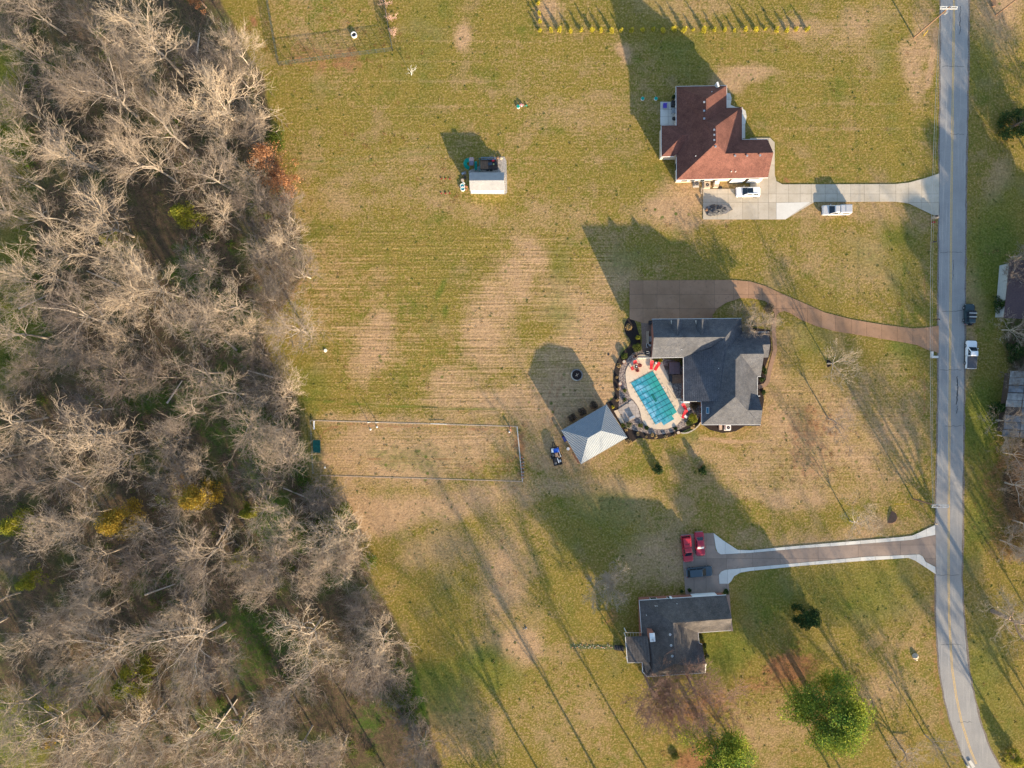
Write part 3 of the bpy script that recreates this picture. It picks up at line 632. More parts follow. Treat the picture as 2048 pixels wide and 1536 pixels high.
a, b, c_ = Z2(1388, 640, 4.9), Z2(1385, 745, 2.85), Z2(1395, 717, 6.7)
part('gable', MB().slab([a, c_, b + Vector((.02, 0, 0))], .2).add([a, c_, b, Z2(1375, 640, 2.85)], [(0, 1, 2), (0, 2, 3)]), m_brick, h2, world=True)
gutter(h2, [wNW, wNE], Z2); gutter(h2, [(320, 752, .9), (442, 750, .9)], Z2) if False else None
gutter(h2, [wSW, V1, (716, 1121, E), (868, 1121, E), (870, 1320, E), (1370, 1320, E)], Z2)
gutter(h2, [(1215, 530, E), (1440, 530, E)], Z2); gutter(h2, [(1372, 908, E), (1344, 908, E), (1342, 1076, E), (1365, 1076, E)], Z2)
c0 = Z2(918, 1198, 3.95)
sk = part('skylight', MB().box(c0 + Vector((0, 0, .12)), (.6, 1.25, .16), 0, ry=-.62), m_steel, h2, world=True)
part('pane', MB().box(c0 + Vector((-.06, 0, .21)), (.42, 1.05, .03), 0, ry=-.62), M('skylight_glass', (.03, .12, .2), rough=.1), sk).location = -Vector(h2.location)
for x, y, z in ((1045, 632, 6.2), (898, 1252, 3.2), (695, 678, 4.5), (1010, 840, 5.5)): pipe(h2, Z2(x, y, z), .06, .3)
part('white_parapet', MB().prism(q2([(712, 1122), (766, 1124), (766, 1136), (716, 1136)], 2.8), 0, 2.75), m_white, h2, world=True)
for (x, y), ang, w_ in (((728, 800), PI, 1.2), ((728, 1040), PI, 1.4), ((880, 1200), PI, 1.2)): window(h2, Vector((Z2(x, y, 2.85).x - .02, Z2(x, y, 2.85).y, 1.6)), w_, 1.2, ang)
for (x, y), w_ in (((950, 1307), 1.4), ((1200, 1307), 1.8), ((600, 738), 1.2), ((800, 1110), 1.0)): window(h2, Vector((Z2(x, y, 2.85).x, Z2(x, y, 2.85).y - .03, 1.6)), w_, 1.2, -PI / 2)
for (x, y), w_ in (((1337, 960), 1.2), ((1337, 1040), 1.2), ((1427, 600), 1.6)): window(h2, Vector((Z2(x, y, 2.85).x + .03, Z2(x, y, 2.85).y, 1.6)), w_, 1.4, 0)
for k, x in enumerate((560, 720, 880)):
    c = Z2(x, 430, 2.85); o = part('garage_door', MB().box(Vector((c.x, c.y + .02, 1.15)), (2.6, .08, 2.2)), m_white, h2, world=True)
    for j in range(4): part('door_panel', MB().box(Vector((c.x, c.y + .07, .35 + j * .54)), (2.5, .03, .48)), m_white, o, world=True)

# --- lower house with charcoal roof
h3 = thing('brick_house', 'red brick house with dark charcoal roof and white garage door behind red pickup', 'house', P(1370, 1270))
e3 = 2.75
A0, A1, A2, A3 = (250, 687, e3), (990, 641, e3), (1041, 843, 6.5), (1026, 942, e3)
B0, B1 = (538, 879, 6.9), (563, 1226, 6.9)
f3 = [[A0, A1, A2, B0], [B0, A2, A3, (752, 962, e3)], [B0, (752, 962, e3), (760, 1052, e3), (785, 1062, e3), (636, 1239, 5.9), B1],
      [(785, 1062, e3), (820, 1229, 5.2), (636, 1239, 5.9)], [B1, (636, 1239, 5.9), (820, 1229, 5.2), (812, 1304, e3), (316, 1337, e3)],
      [A0, B0, B1, (316, 1337, e3), (278, 1296, e3), (272, 985, e3)]]
roofpart(f3, m_sh_dark, h3, Z4)
mb = MB().slab([Z4(132, 998, 2.9), Z4(322, 990, 3.9), Z4(345, 1215, 3.9), Z4(150, 1218, 2.9)], .12)
mb.slab([Z4(278, 1215, 3.3), Z4(330, 1213, 3.9), Z4(350, 1262, 3.9), Z4(314, 1320, 3.0)], .12)
part('porch_roof', mb, m_sh_dark, h3, world=True)
for (x, y) in ((140, 1005), (155, 1210), (140, 962), (275, 962)): part('porch_post', MB().box(Z4(x, y, 2.75) * 1.0 - Vector((0, 0, 1.35)), (.14, .14, 2.7)), m_white, h3, world=True)
for k in range(6): part('pergola_beam', MB().box((Z4(150 + k * 24, 962, 2.8) + Z4(152 + k * 24, 994, 2.8)) / 2, (.06, .9, .12)), m_pale, h3, world=True)
part('pergola_rail', MB().box((Z4(130, 960, 2.9) + Z4(275, 962, 2.9)) / 2, (3.4, .08, .14)), m_pale, h3, world=True)
def q4(pts, z): return [Z4(x, y, z) for x, y in pts]
wallbox(h3, q4([(262, 694), (978, 652), (1010, 935), (745, 950), (755, 1065), (800, 1230), (800, 1292), (320, 1325), (290, 1290), (268, 980)], 2.7), 2.6, m_brick)
a, b, c_ = Z4(980, 655, 2.6), Z4(1010, 935, 2.6), Z4(1030, 845, 6.2)
part('gable', MB().add([a, b, c_, a - Vector((.2, 0, 0)), b - Vector((.2, 0, 0)), c_ - Vector((.2, 0, 0))], [(0, 1, 2), (5, 4, 3)]), M('tan_brick', (.40, .22, .14), (.32, .17, .11), 8), h3, world=True)
gutter(h3, [A0, A1], Z4); gutter(h3, [A3, (752, 962, e3), (760, 1052, e3), (785, 1062, e3)], Z4); gutter(h3, [(820, 1229, 5.2), (812, 1304, e3), (316, 1337, e3), (278, 1296, e3), (272, 985, e3), A0], Z4)
gutter(h3, [(132, 1000, 2.9), (150, 1218, 2.9), (278, 1216, 2.9)], Z4)
d = (Z4(978, 652, 2.7) - Z4(262, 694, 2.7)); ang = math.atan2(d.y, d.x); nrm = Vector((-d.y, d.x, 0)).normalized()
def on3(x, z): t_ = (x - 262) / (978 - 262); p = Z4(262, 694, 2.7) + d * t_; return Vector((p.x, p.y, z)) + nrm * .03
gd = part('garage_door', MB().box(on3(820, 1.15), (4.9, .08, 2.25), ang), m_white, h3, world=True)
for j in range(4): part('door_panel', MB().box(on3(820, .32 + j * .55) + nrm * .05, (4.8, .03, .5), ang), m_white, gd, world=True)
for x, w_ in ((520, .9), (380, 1.2)): window(h3, on3(x, 1.6), w_, 1.2, ang + PI / 2)
for (x, y, z) in ((510, 972, 6.6), (518, 1065, 6.6), (528, 1156, 6.6)):
    p = Z4(x, y, z - .25); part('roof_vent', MB().cyl(p, p + Vector((0, 0, .35)), .14, .14, 10).cyl(p + Vector((0, 0, .35)), p + Vector((0, 0, .5)), .27, .2, 10), m_steel, h3, world=True)
for (x, y, z) in ((385, 732, 4.1), (400, 732, 4.1), (570, 712, 3.6), (310, 810, 3.6), (612, 1290, 3.8), (630, 1293, 3.8)): pipe(h3, Z4(x, y, z), .05, .3)
p = Z4(333, 950, 3.3)
chm = part('chimney', MB().box(Vector((p.x, p.y, 4.0)), (.85, 1.5, 5.2), .1), m_brick, h3, world=True, label='tall chimney clad in white')
part('chimney_cap', MB().box((p.x, p.y, 6.64), (1.0, 1.65, .1), .1), m_white, chm, world=True)
part('flue_pot', MB().cyl((p.x + .05, p.y - .4, 6.68), (p.x + .05, p.y - .4, 7.1), .2, .2, 12), m_steel, chm, world=True)
# satellite dish on the north eave
dq = on3(512, 2.75) + nrm * .4
dd = thing('satellite_dish', 'small white satellite dish on the eave above the brick wall', 'satellite dish', dq)
part('arm', MB().cyl((0, -.4, -.05), (0, 0, .25), .03, .03, 6), m_steel, dd)
part('dish', MB().cyl((0, 0, .25), (.08, .1, .33), .05, .34, 14), m_white, dd)

# --- houses at the right edge
h4 = thing('cottage', 'dark roofed cottage under bare trees at the right edge opposite the brown driveway', 'house', P(2060, 590))
mb = MB().slab([P(2020, 520, 3.2), P(2085, 520, 5.6), P(2085, 640, 5.6), P(2008, 636, 3.2)], .15).slab([P(2085, 520, 5.6), P(2150, 520, 3.2), P(2150, 640, 3.2), P(2085, 640, 5.6)], .15)
part('roof', mb, M('dark_maroon_shingles', (.06, .04, .05), (.09, .06, .06), 4), h4, world=True)
wallbox(h4, PL([(2020, 526), (2145, 526), (2145, 634), (2011, 632)], 3), 3.0, M('grey_siding', (.42, .43, .44), (.36, .37, .38)))
0 and part('porch_roof', MB().slab([P(2016, 540, 2.7), P(2026, 536, 3.0), P(2013, 634, 3.0), P(2004, 632, 2.7)], .1), m_steel, h4, world=True)
h5 = thing('old_barn', 'weathered barn with patched grey metal roof under bare trees at right edge', 'barn', P(2060, 810))
mb = MB()
part('roof_structure', MB().slab([P(2022, 742, 3.0), P(2110, 742, 5.2), P(2110, 880, 5.2), P(2004, 872, 3.0)], .1).slab([P(2110, 742, 5.2), P(2200, 742, 3.), P(2200, 880, 3.), P(2110, 880, 5.2)], .1), m_darkw, h5, world=True)
rr = random.Random(3); m_oldtin = [M('old_tin_%s' % 'abc'[i], c_, tuple(x * .55 for x in c_), 1.1, .6, spec=.2) for i, c_ in enumerate(((.26, .28, .30), (.20, .215, .24), (.32, .31, .30)))]
pa, pb, pc, pd = P(2020, 741, 3.05), P(2110, 741, 5.25), P(2110, 881, 5.25), P(2003, 873, 3.05)
for i in range(3):
    for j in range(9):
        if rr.random() < .06: continue
        u0, u1 = i / 3 + .01, (i + 1) / 3 - .006; v0, v1 = j / 9 + .006, (j + 1) / 9 - .006
        f_ = lambda u, v: (pa * (1 - u) + pb * u) * (1 - v) + (pd * (1 - u) + pc * u) * v
        z_ = Vector((rr.uniform(-.06, .06), rr.uniform(-.06, .06), .03 + rr.uniform(0, .05)))
        part('roof_sheet', MB().slab([f_(u0, v0) + z_, f_(u1, v0) + z_, f_(u1, v1) + z_, f_(u0, v1) + z_], .02), rr.choice(m_oldtin), h5, world=True)
wallbox(h5, PL([(2030, 746), (2195, 746), (2195, 872), (2014, 864)], 2.9), 2.85, m_darkw)

# ---------------------------------------------------------------- pavilion
pv = thing('pavilion', 'open timber pavilion with pale ribbed metal hip roof beside the pool patio', 'pavilion', P(1188, 868))
ez, rz_ = 3.2, 5.05
c = [Z5(422, 1028, ez), Z5(885, 762, ez), Z5(1097, 1099, ez), Z5(625, 1372, ez)]; r0, r1 = Z5(697, 1106, rz_), Z5(830, 1031, rz_)
mb = MB()
for f in ([c[0], c[1], r1, r0], [c[1], c[2], r1], [c[2], c[3], r0, r1], [c[3], c[0], r0]): mb.slab(f, .1)
part('roof', mb, m_metalroof, pv, world=True)
rib = MB()
def ribs(a, b, t0, t1, n):           # eave a-b, ridge t0-t1 (t0==t1 for hip ends)
    e = (b - a); L = e.length; eu = e / L; mid = (t0 + t1) / 2; up = (mid - a) - eu * (mid - a).dot(eu)
    for i in range(1, n):
        p = a + e * i / n; s = i / n * L
        sa, sb = (t0 - a).dot(eu), (t1 - a).dot(eu)
        k = min(1, s / sa if sa > 0 else 1, (L - s) / (L - sb) if L - sb > 0 else 1)
        q = p + up * k; rib.tube([p + Vector((0, 0, .05)), q + Vector((0, 0, .05))], .085, 4)
ribs(c[0], c[1], r0, r1, 34); ribs(c[1], c[2], r1, r1, 26); ribs(c[2], c[3], r1, r0, 34); ribs(c[3], c[0], r0, r0, 26)
part('roof_ribs', rib, m_metalroof, pv, world=True, kind='stuff')
mb = MB()
for a, b in ((c[0], r0), (c[1], r1), (c[2], r1), (c[3], r0), (r0, r1)): mb.tube([a + Vector((0, 0, .06)), b + Vector((0, 0, .06))], .07, 5)
part('ridge_cap', mb, m_metalroof, pv, world=True)
ctr = (c[0] + c[1] + c[2] + c[3]) / 4
for i in range(4):
    for t_ in (0, .5):
        p = c[i].lerp(c[(i + 1) % 4], t_); p = p.lerp(ctr, .09); part('post', MB().box((p.x, p.y, 1.55), (.2, .2, 3.1), .52), m_wood, pv, world=True)
wa, wb_ = c[0].lerp(ctr, .09), c[1].lerp(ctr, .09); dW = wb_ - wa; nW = 14
for i in range(nW):
    p = wa.lerp(wb_, (i + .5) / nW); part('wall_board', MB().box((p.x, p.y, 1.56), (Vector((dW.x, dW.y)).length / nW - .02, .06, 3.05), math.atan2(dW.y, dW.x)), m_wood, pv, world=True)
struct('pavilion_floor', MB().prism([v.lerp(ctr, .08) for v in c], 0, .11), m_deck)
# things just outside the pavilion
o = thing('grill', 'covered grill with blue cover under the left edge of the pavilion', 'grill', Z5(455, 1110), .5)
part('grill_cover', MB().box((0, 0, .55), (.7, 1.1, 1.1)).box((0, 0, 1.13), (.5, .9, .08)), M('navy_cover', (.02, .04, .2), (.01, .02, .1)), o)
tag(part('white_bucket', MB().cyl(Z5(492, 1215), Z5(492, 1215) + Vector((0, 0, .4)), .26, .32, 12), m_white), 'white bucket standing by the left edge of the pavilion', 'bucket')
tag(part('clay_pot', MB().cyl(Z5(512, 1210), Z5(512, 1210) + Vector((0, 0, .3)), .12, .17, 10), m_orange), 'small clay pot next to white bucket by the pavilion', 'pot')
for k in range(11):
    p = Z5(545 + k * 5.5, 1268 + k * 9.2); o = tag(part('brick', MB().box((p.x, p.y, .06), (.22, .12, .12), .6 + .3 * (k % 3)), m_brick), 'loose reddish brick in the row along the pavilion edge', 'brick', 'bricks in a row by the pavilion')

# ---------------------------------------------------------------- pool cover
pc_ = [(470, 660), (810, 475), (1180, 1108), (1100, 1160), (1140, 1215), (975, 1310), (940, 1255), (850, 1300)]
def cover_mat():
    t = NT('pool_cover_mesh')
    n1 = t.noise(.8, 4, .6); n2 = t.noise(.22, 2); n3 = t.noise(3, 3)
    c = t.mix(t.rng(n2, .42, .58), (.025, .28, .26), (.03, .24, .29))
    u = t.n.new('ShaderNodeVectorMath'); u.operation = 'DOT_PRODUCT'; t.l.new(t.pos, u.inputs[0]); u.inputs[1].default_value = (-.866, -.5, 0)
    west = t.rng(u.outputs['Value'], -24.4, -21.6)
    pud = t.math('MULTIPLY', t.rng(n1, .46, .60), west)
    c = t.mix(t.math('MULTIPLY', west, .7), c, (.035, .25, .38)); c = t.mix(t.math('MULTIPLY', pud, .85), c, (.20, .44, .60))
    c = t.mul(c, t.rng(n3, .3, .7, .88, 1.1))
    return t.done(c, .45, 0, .4)
cv = thing('pool_cover', 'teal safety cover stretched over the rectangular swimming pool', 'pool cover', Z3(825, 900))
part('sheet', MB().prism([Z3(*p) for p in pc_], .125, .145), cover_mat(), cv, world=True)
part('vinyl_step_patch', MB().prism([Z3(*p) for p in ((775, 835), (815, 820), (880, 935), (845, 955))], .146, .152), M('dark_teal_patch', (.0, .13, .12), (.0, .11, .1)), cv, world=True)
u0, v0 = Vector((340, -185, 0)), Vector((372, 635, 0)); o0 = Vector((470, 660, 0))
def strap(a, b, w=.05, z=.158):
    A_, B_ = Z3(a.x, a.y), Z3(b.x, b.y); d_ = (B_ - A_).normalized(); n_ = Vector((-d_.y, d_.x, 0)) * w / 2
    part('strap', MB().prism([A_ + n_, B_ + n_, B_ - n_, A_ - n_], z - .012, z), m_strap, cv, world=True)
m_strap = M('dark_teal_strap', (.01, .09, .10), (.01, .07, .08))
for i in range(0, 6):
    t_ = i / 5; e_ = 1.0
    if i == 3: e_ = .955
    if i in (4,): e_ = 1.0
    strap(o0 + u0 * t_ * .98 + u0 * .01, o0 + u0 * t_ * .98 + u0 * .01 + v0 * (.985 if i in (0, 1) else (.93 if i == 2 else .97)))
for j in range(0, 10):
    t_ = j / 9.2; strap(o0 + v0 * t_ - u0 * .07, o0 + v0 * t_ + u0 * (1.09 if j < 9 else .8), .05, .17)
for i in range(1, 5):
    for s_ in (0, 1): strap(o0 + u0 * i / 5 + v0 * (-.045 if s_ == 0 else .95), o0 + u0 * i / 5 + v0 * (.01 if s_ == 0 else 1.04), .04, .165)
tag(part('skimmer_lid', MB().cyl(Z3(972, 728, .12), Z3(972, 728, .15), .17, .17, 12), m_white), 'round white skimmer lid on deck at the pool edge', 'skimmer lid')
tag(part('garden_hose', MB().tube([Z3(1020, 705, .14), Z3(1050, 745, .14), Z3(1095, 810, .14), Z3(1150, 890, .14), Z3(1180, 925, .14)], .022, 5), m_black), 'dark hose lying on the deck right of the pool cover', 'hose')
tag(part('pool_pole', MB().tube([Z3(1035, 740, .14), Z3(1048, 800, .14), Z3(1070, 860, .14)], .02, 5), m_black), 'short dark pole lying beside the hose on the deck', 'pole')

# loungers, chairs and table
def lounger(px_, py_, rz, label):
    o = thing('sun_lounger', label, 'lounger', Z3(px_, py_, .12), rz, 'red sun loungers by the pool')
    part('frame', MB().box((0, 0, .28), (1.9, .62, .05)), m_white, o)
    for x in (-.8, .8):
        for y in (-.25, .25): part('leg', MB().box((x, y, .14), (.05, .05, .28)), m_white, o)
    part('seat_cushion', MB().box((-.3, 0, .35), (1.25, .6, .09)), m_red, o)
    part('back_cushion', MB().box((.58, 0, .55), (.7, .6, .09), ry=-.65), m_red, o)
    return o
lounger(785, 385, 1.5, 'left red sun lounger of the two at the top of the pool')
lounger(872, 405, 1.03, 'slanting red sun lounger next to the small white table')
lounger(1295, 1030, 2.2, 'upper red lounger by the white wall at the right of the pool')
lounger(1290, 1135, 1.15, 'lower red lounger near the yellow green shrub right of the pool')
o = thing('side_table', 'small white side table between the two top loungers', 'table', Z3(862, 352, .12))
part('table_top', MB().cyl((0, 0, .42), (0, 0, .46), .24, .24, 12), m_white, o); part('leg', MB().cyl((0, 0, 0), (0, 0, .42), .04, .04, 6), m_white, o)
for (x, y, r, lb) in ((1355, 1060, .5, 'white folded side table beside the upper right lounger'), (1310, 1175, -.6, 'white slatted side table below the lower right lounger')):
    o = thing('side_table', lb, 'table', Z3(x, y, .1), r)
    for k in range(4): part('slat', MB().box((0, -.2 + k * .13, .42), (.6, .1, .03)), m_white, o)
    for sx_ in (-.22, .22): part('leg', MB().box((sx_, 0, .2), (.05, .4, .4)), m_white, o)
ct = Z3(552, 410, .12)
for (x, y, r, mt, lb) in ((535, 348, -1.4, m_red, 'bright red patio chair above the small pool table'), (597, 388, 2.85, m_dkred, 'dark red patio chair right of the small pool table'), (565, 458, 1.85, m_dkred, 'dark red patio chair below the small pool table'), (495, 435, .4, m_red, 'red patio chair left of the small pool table')):
    o = thing('patio_chair', lb, 'chair', Z3(x, y, .12), r, 'red chairs round the pool table')
    for k in range(4): part('seat_slat', MB().box((0, -.2 + k * .135, .38), (.5, .12, .03)), mt, o)
    for k in range(4): part('back_slat', MB().box((-.32, -.2 + k * .135, .68), (.03, .12, .65), ry=-.35), mt, o)
    for s_ in (-1, 1):
        part('armrest', MB().box((0, s_ * .32, .58), (.62, .1, .03)), mt, o)
        part('leg', MB().box((.24, s_ * .3, .28), (.07, .05, .56)), mt, o); part('leg', MB().box((-.24, s_ * .3, .28), (.07, .05, .56)), mt, o)
o = thing('patio_table', 'small dark patio table among the four red chairs', 'table', ct)
part('table_top', MB().cyl((0, 0, .5), (0, 0, .54), .38, .38, 16), m_darkw, o); part('pedestal', MB().cyl((0, 0, 0), (0, 0, .5), .06, .06, 8), m_black, o)
tag(part('white_bowl', MB().cyl(ct + Vector((0, 0, .545)), ct + Vector((0, 0, .62)), .08, .15, 12), m_white), 'white bowl on the small dark patio table', 'bowl')
o = thing('storage_bench', 'small white bench standing on the grey stamped patio', 'bench', Z2(270, 1257, .13), .45)
part('bench_top', MB().box((0, 0, .45), (1.1, .42, .07)), m_steel, o); part('bench_body', MB().box((0, 0, .21), (1.0, .36, .41)), m_dstone, o)
# hot tub, wooden deck, steps
o = thing('hot_tub', 'covered brown hot tub beside the house wall', 'hot tub', Z2(628, 838))
part('shell', MB().box((0, 0, .4), (2.1, 2.3, .8)), m_darkw, o); part('cover', MB().box((-.53, 0, .86), (1.04, 2.36, .12)).box((.53, 0, .86), (1.04, 2.36, .12)), M('mauve_vinyl', (.14, .10, .11), (.10, .07, .08)), o)
o = thing('hot_tub_steps', 'small dark steps left of the hot tub', 'steps', Z2(565, 835))
part('tread', MB().box((0, 0, .15), (.5, .8, .3)), m_darkw, o); part('tread', MB().box((.13, 0, .35), (.25, .8, .1)), m_darkw, o)
o = thing('wooden_deck', 'low reddish plank deck against the house wall', 'deck', Z2(658, 931))
part('joists', MB().box((0, 0, .2), (2.1, 1.7, .4)), m_darkw, o)
for k in range(12): part('plank', MB().box((-1.0 + .18 * k, 0, .43), (.165, 1.75, .04)), m_wood, o)
tag(part('deck_box', MB().box(Z2(598, 928) + Vector((0, 0, .3)), (.55, 1.1, .6)).box(Z2(598, 928) + Vector((0, 0, .62)), (.6, 1.15, .05)), m_black), 'black deck box on the pool side of the wooden deck', 'storage box')
o = thing('picket_fence', 'short white fence from the house corner to the pool deck', 'fence', Z2(685, 1100))
part('rail', MB().box((0, 0, 1.0), (1.5, .06, .08)), m_white, o); part('rail', MB().box((0, 0, .2), (1.5, .06, .08)), m_white, o)
for k in range(9): part('picket', MB().box((-.7 + k * .175, 0, .6), (.05, .04, 1.1)), m_white, o)
o = thing('pool_fence', 'white rail fence from garage corner to the river rock bed', 'fence', Z2(380, 752))
part('rail', MB().box((0, 0, 1.05), (3.0, .06, .08)), m_white, o); part('rail', MB().box((0, 0, .2), (3.0, .06, .08)), m_white, o)
for k in range(16): part('picket', MB().box((-1.45 + k * .193, 0, .6), (.04, .04, 1.1)), m_white, o)
# air conditioners
def acunit(p, rz, label, s=.95, mt=None):
    o = thing('air_conditioner', label, 'air conditioner', p, rz)
    part('cabinet', MB().box((0, 0, .42), (s, s, .84)), mt or m_white, o)
    part('fan_grille', MB().ring((0, 0), .10, .33, .84, .86, 16), m_black, o)
    part('fan_hub', MB().cyl((0, 0, .84), (0, 0, .87), .07, .07, 8), m_steel, o); part('pad', MB().box((0, 0, .02), (s + .3, s + .3, .08)), m_concn, o)
acunit(Z2(1085, 1343), 0, 'white air conditioner against the south wall of the grey roofed house', 1.0)
acunit(Z1(636, 1112), 0, 'beige air conditioner by the south wall of the red roofed house', 1.2, m_pale)
tag(part('utility_box', MB().box(Z2(1022, 1342) + Vector((0, 0, .3)), (.5, .9, .6)).box(Z2(1022, 1342) + Vector((0, 0, .62)), (.56, .96, .05)), m_pale), 'tan box next to the white air conditioner', 'box')
acunit(Z1(536, 1098), 0, 'dark grey air conditioner against the cream south wall', .9, m_dstone)
# west side of the garage
tag(part('rubbish_bin', MB().box(Z2(425, 452) + Vector((0, 0, .5)), (.6, .7, 1.0)).box(Z2(425, 452) + Vector((0, 0, 1.03)), (.66, .76, .07)), m_black), 'black wheeled bin at the garage corner by the driveway', 'bin')
tag(part('ladder_rack', MB().box(Z2(405, 575) + Vector((-.2, 0, .5)), (.06, 2.6, .1)).box(Z2(405, 575) + Vector((.1, 0, .5)), (.06, 2.6, .1)).box(Z2(405, 575), (.4, 2.4, .9)), m_pale), 'pale timber rack leaning along the garage wall', 'rack')
tag(part('storage_chest', MB().box(Z2(428, 590) + Vector((0, 0, .35)), (.55, 1.0, .7)).box(Z2(428, 590) + Vector((0, 0, .72)), (.6, 1.05, .05)), m_dstone), 'slate storage chest next to the pale rack', 'chest')
o = thing('pool_pump', 'pool pump with white pipes beside the garage wall', 'pump', Z2(412, 645))
part('filter_tank', MB().cyl((.25, 0, 0), (.25, 0, .9), .25, .22, 12), m_steel, o); part('motor', MB().cyl((-.3, .1, .25), (.1, .1, .25), .12, .12, 8), m_black, o)
part('pipe', MB().tube([(-.4, .4, .4), (-.4, -.4, .4), (-.1, -.4, .4)], .035, 6).tube([(-.4, .4, .4), (-.1, .4, .4), (.1, 0, .5)], .035, 6), m_white, o)
o = thing('pool_heater', 'square pool heater with white frame below the pump', 'heater', Z2(402, 705))
part('cabinet', MB().box((0, 0, .4), (.9, .7, .8)), m_black, o); part('top_frame', MB().box((0, .2, .83), (.55, .05, .04)).box((0, -.2, .83), (.55, .05, .04)).box((.25, 0, .83), (.05, .4, .04)), m_white, o)
# stone edging and yard ring stones
o = thing('stone_edging', 'curved pale stone edging below the pool garden ending at house corner', 'edging', Z3(1450, 1400))
pts = [(1235, 1425), (1290, 1432), (1350, 1422), (1410, 1395), (1460, 1362), (1500, 1325), (1530, 1290), (1552, 1250)]
pp = [Z3(*p) for p in pts]; L = [0]
for a, b in zip(pp[:-1], pp[1:]): L.append(L[-1] + (b - a).length)
n = int(L[-1] / .26)
for k in range(n):
    s_ = (k + .5) * .26; x = float(np.interp(s_, L, [q.x for q in pp])); y = float(np.interp(s_, L, [q.y for q in pp])); x2 = float(np.interp(s_ + .1, L, [q.x for q in pp])); y2 = float(np.interp(s_ + .1, L, [q.y for q in pp]))
    part('stone', MB().box((x, y, .1), (.23, .2 + .03 * (k % 3), .2 + .02 * (k % 2)), math.atan2(y2 - y, x2 - x)), m_stone, o, world=True)
o = thing('fire_pit', 'round stone fire pit with black ash on lawn behind the pavilion', 'fire pit', P(1153.5, 750))
part('ash', MB().cyl((0, 0, .02), (0, 0, .10), 1.0, .95, 20), m_mulch, o)
for k in range(18):
    a = 2 * PI * k / 18; part('stone', MB().box((1.08 * math.cos(a), 1.08 * math.sin(a), .12), (.24, .33, .26), a), m_stone if 7 < k < 14 else m_dstone, o)
part('burnt_log', MB().cyl((-.3, -.2, .16), (.35, .25, .2), .06, .05, 6).cyl((.1, -.3, .16), (-.1, .35, .22), .05, .04, 6), m_pale, o)

# ---------------------------------------------------------------- foliage builders
def leaf_mesh(name, clumps, n, size, mat, seed, flat=.0):
    """n leaf-sized quads spread through the clumps' volumes; clumps = (x,y,z,rx,ry,rz)"""
    rs = np.random.RandomState(seed); cl = np.array(clumps, float)
    w = cl[:, 3] * cl[:, 4] * cl[:, 5]; idx = rs.choice(len(cl), n, p=w / w.sum())
    d = rs.normal(size=(n, 3)); d /= np.linalg.norm(d, axis=1)[:, None]
    r = rs.uniform(0, 1, n) ** .45
    c_ = cl[idx, :3] + d * r[:, None] * cl[idx, 3:]
    c_[:, 2] = np.maximum(c_[:, 2], .03)
    a = rs.normal(size=(n, 3)); a[:, 2] *= (1 - flat); a /= np.linalg.norm(a, axis=1)[:, None]
    b = np.cross(a, rs.normal(size=(n, 3))); b /= np.linalg.norm(b, axis=1)[:, None]
    s_ = size * rs.uniform(.55, 1.35, n)[:, None]
    v = np.stack([c_ - a * s_, c_ + b * s_ * .5, c_ + a * s_, c_ - b * s_ * .5], 1).reshape(-1, 3)
    me = bpy.data.meshes.new(name); q = np.arange(4 * n)
    me.vertices.add(4 * n); me.vertices.foreach_set('co', v.ravel()); me.loops.add(4 * n); me.loops.foreach_set('vertex_index', q)
    me.polygons.add(n); me.polygons.foreach_set('loop_start', q[::4]); me.update(calc_edges=True); me.materials.append(mat); return me
def seg_mesh(name, segs, mat, ns=3):
    S = np.array([(*a, *b, r0, r1) for a, b, r0, r1 in segs], float); n = len(S)
    p0, p1 = S[:, :3], S[:, 3:6]; d = p1 - p0; d /= np.maximum(np.linalg.norm(d, axis=1), 1e-6)[:, None]
    ref = np.where(np.abs(d[:, 2:3]) > .9, np.array([[1., 0, 0]]), np.array([[0, 0, 1.]])); u = np.cross(d, ref); u /= np.linalg.norm(u, axis=1)[:, None]; w = np.cross(d, u)
    ring = []
    for p, r in ((p0, S[:, 6]), (p1, S[:, 7])):
        for k in range(ns):
            a = 2 * PI * k / ns; ring.append(p + r[:, None] * (u * math.cos(a) + w * math.sin(a)))
    v = np.stack(ring, 1).reshape(-1, 3); base = (np.arange(n) * 2 * ns)[:, None]
    f = []
    for k in range(ns): j = (k + 1) % ns; f.append(np.concatenate([base + k, base + j, base + ns + j, base + ns + k], 1))
    f = np.stack(f, 1).reshape(-1, 4)
    me = bpy.data.meshes.new(name); me.vertices.add(len(v)); me.vertices.foreach_set('co', v.ravel())
    me.loops.add(f.size); me.loops.foreach_set('vertex_index', f.ravel()); me.polygons.add(len(f)); me.polygons.foreach_set('loop_start', np.arange(0, f.size, 4)); me.update(calc_edges=True)
    me.materials.append(mat); me.polygons.foreach_set('use_smooth', [True] * len(me.polygons)); return me
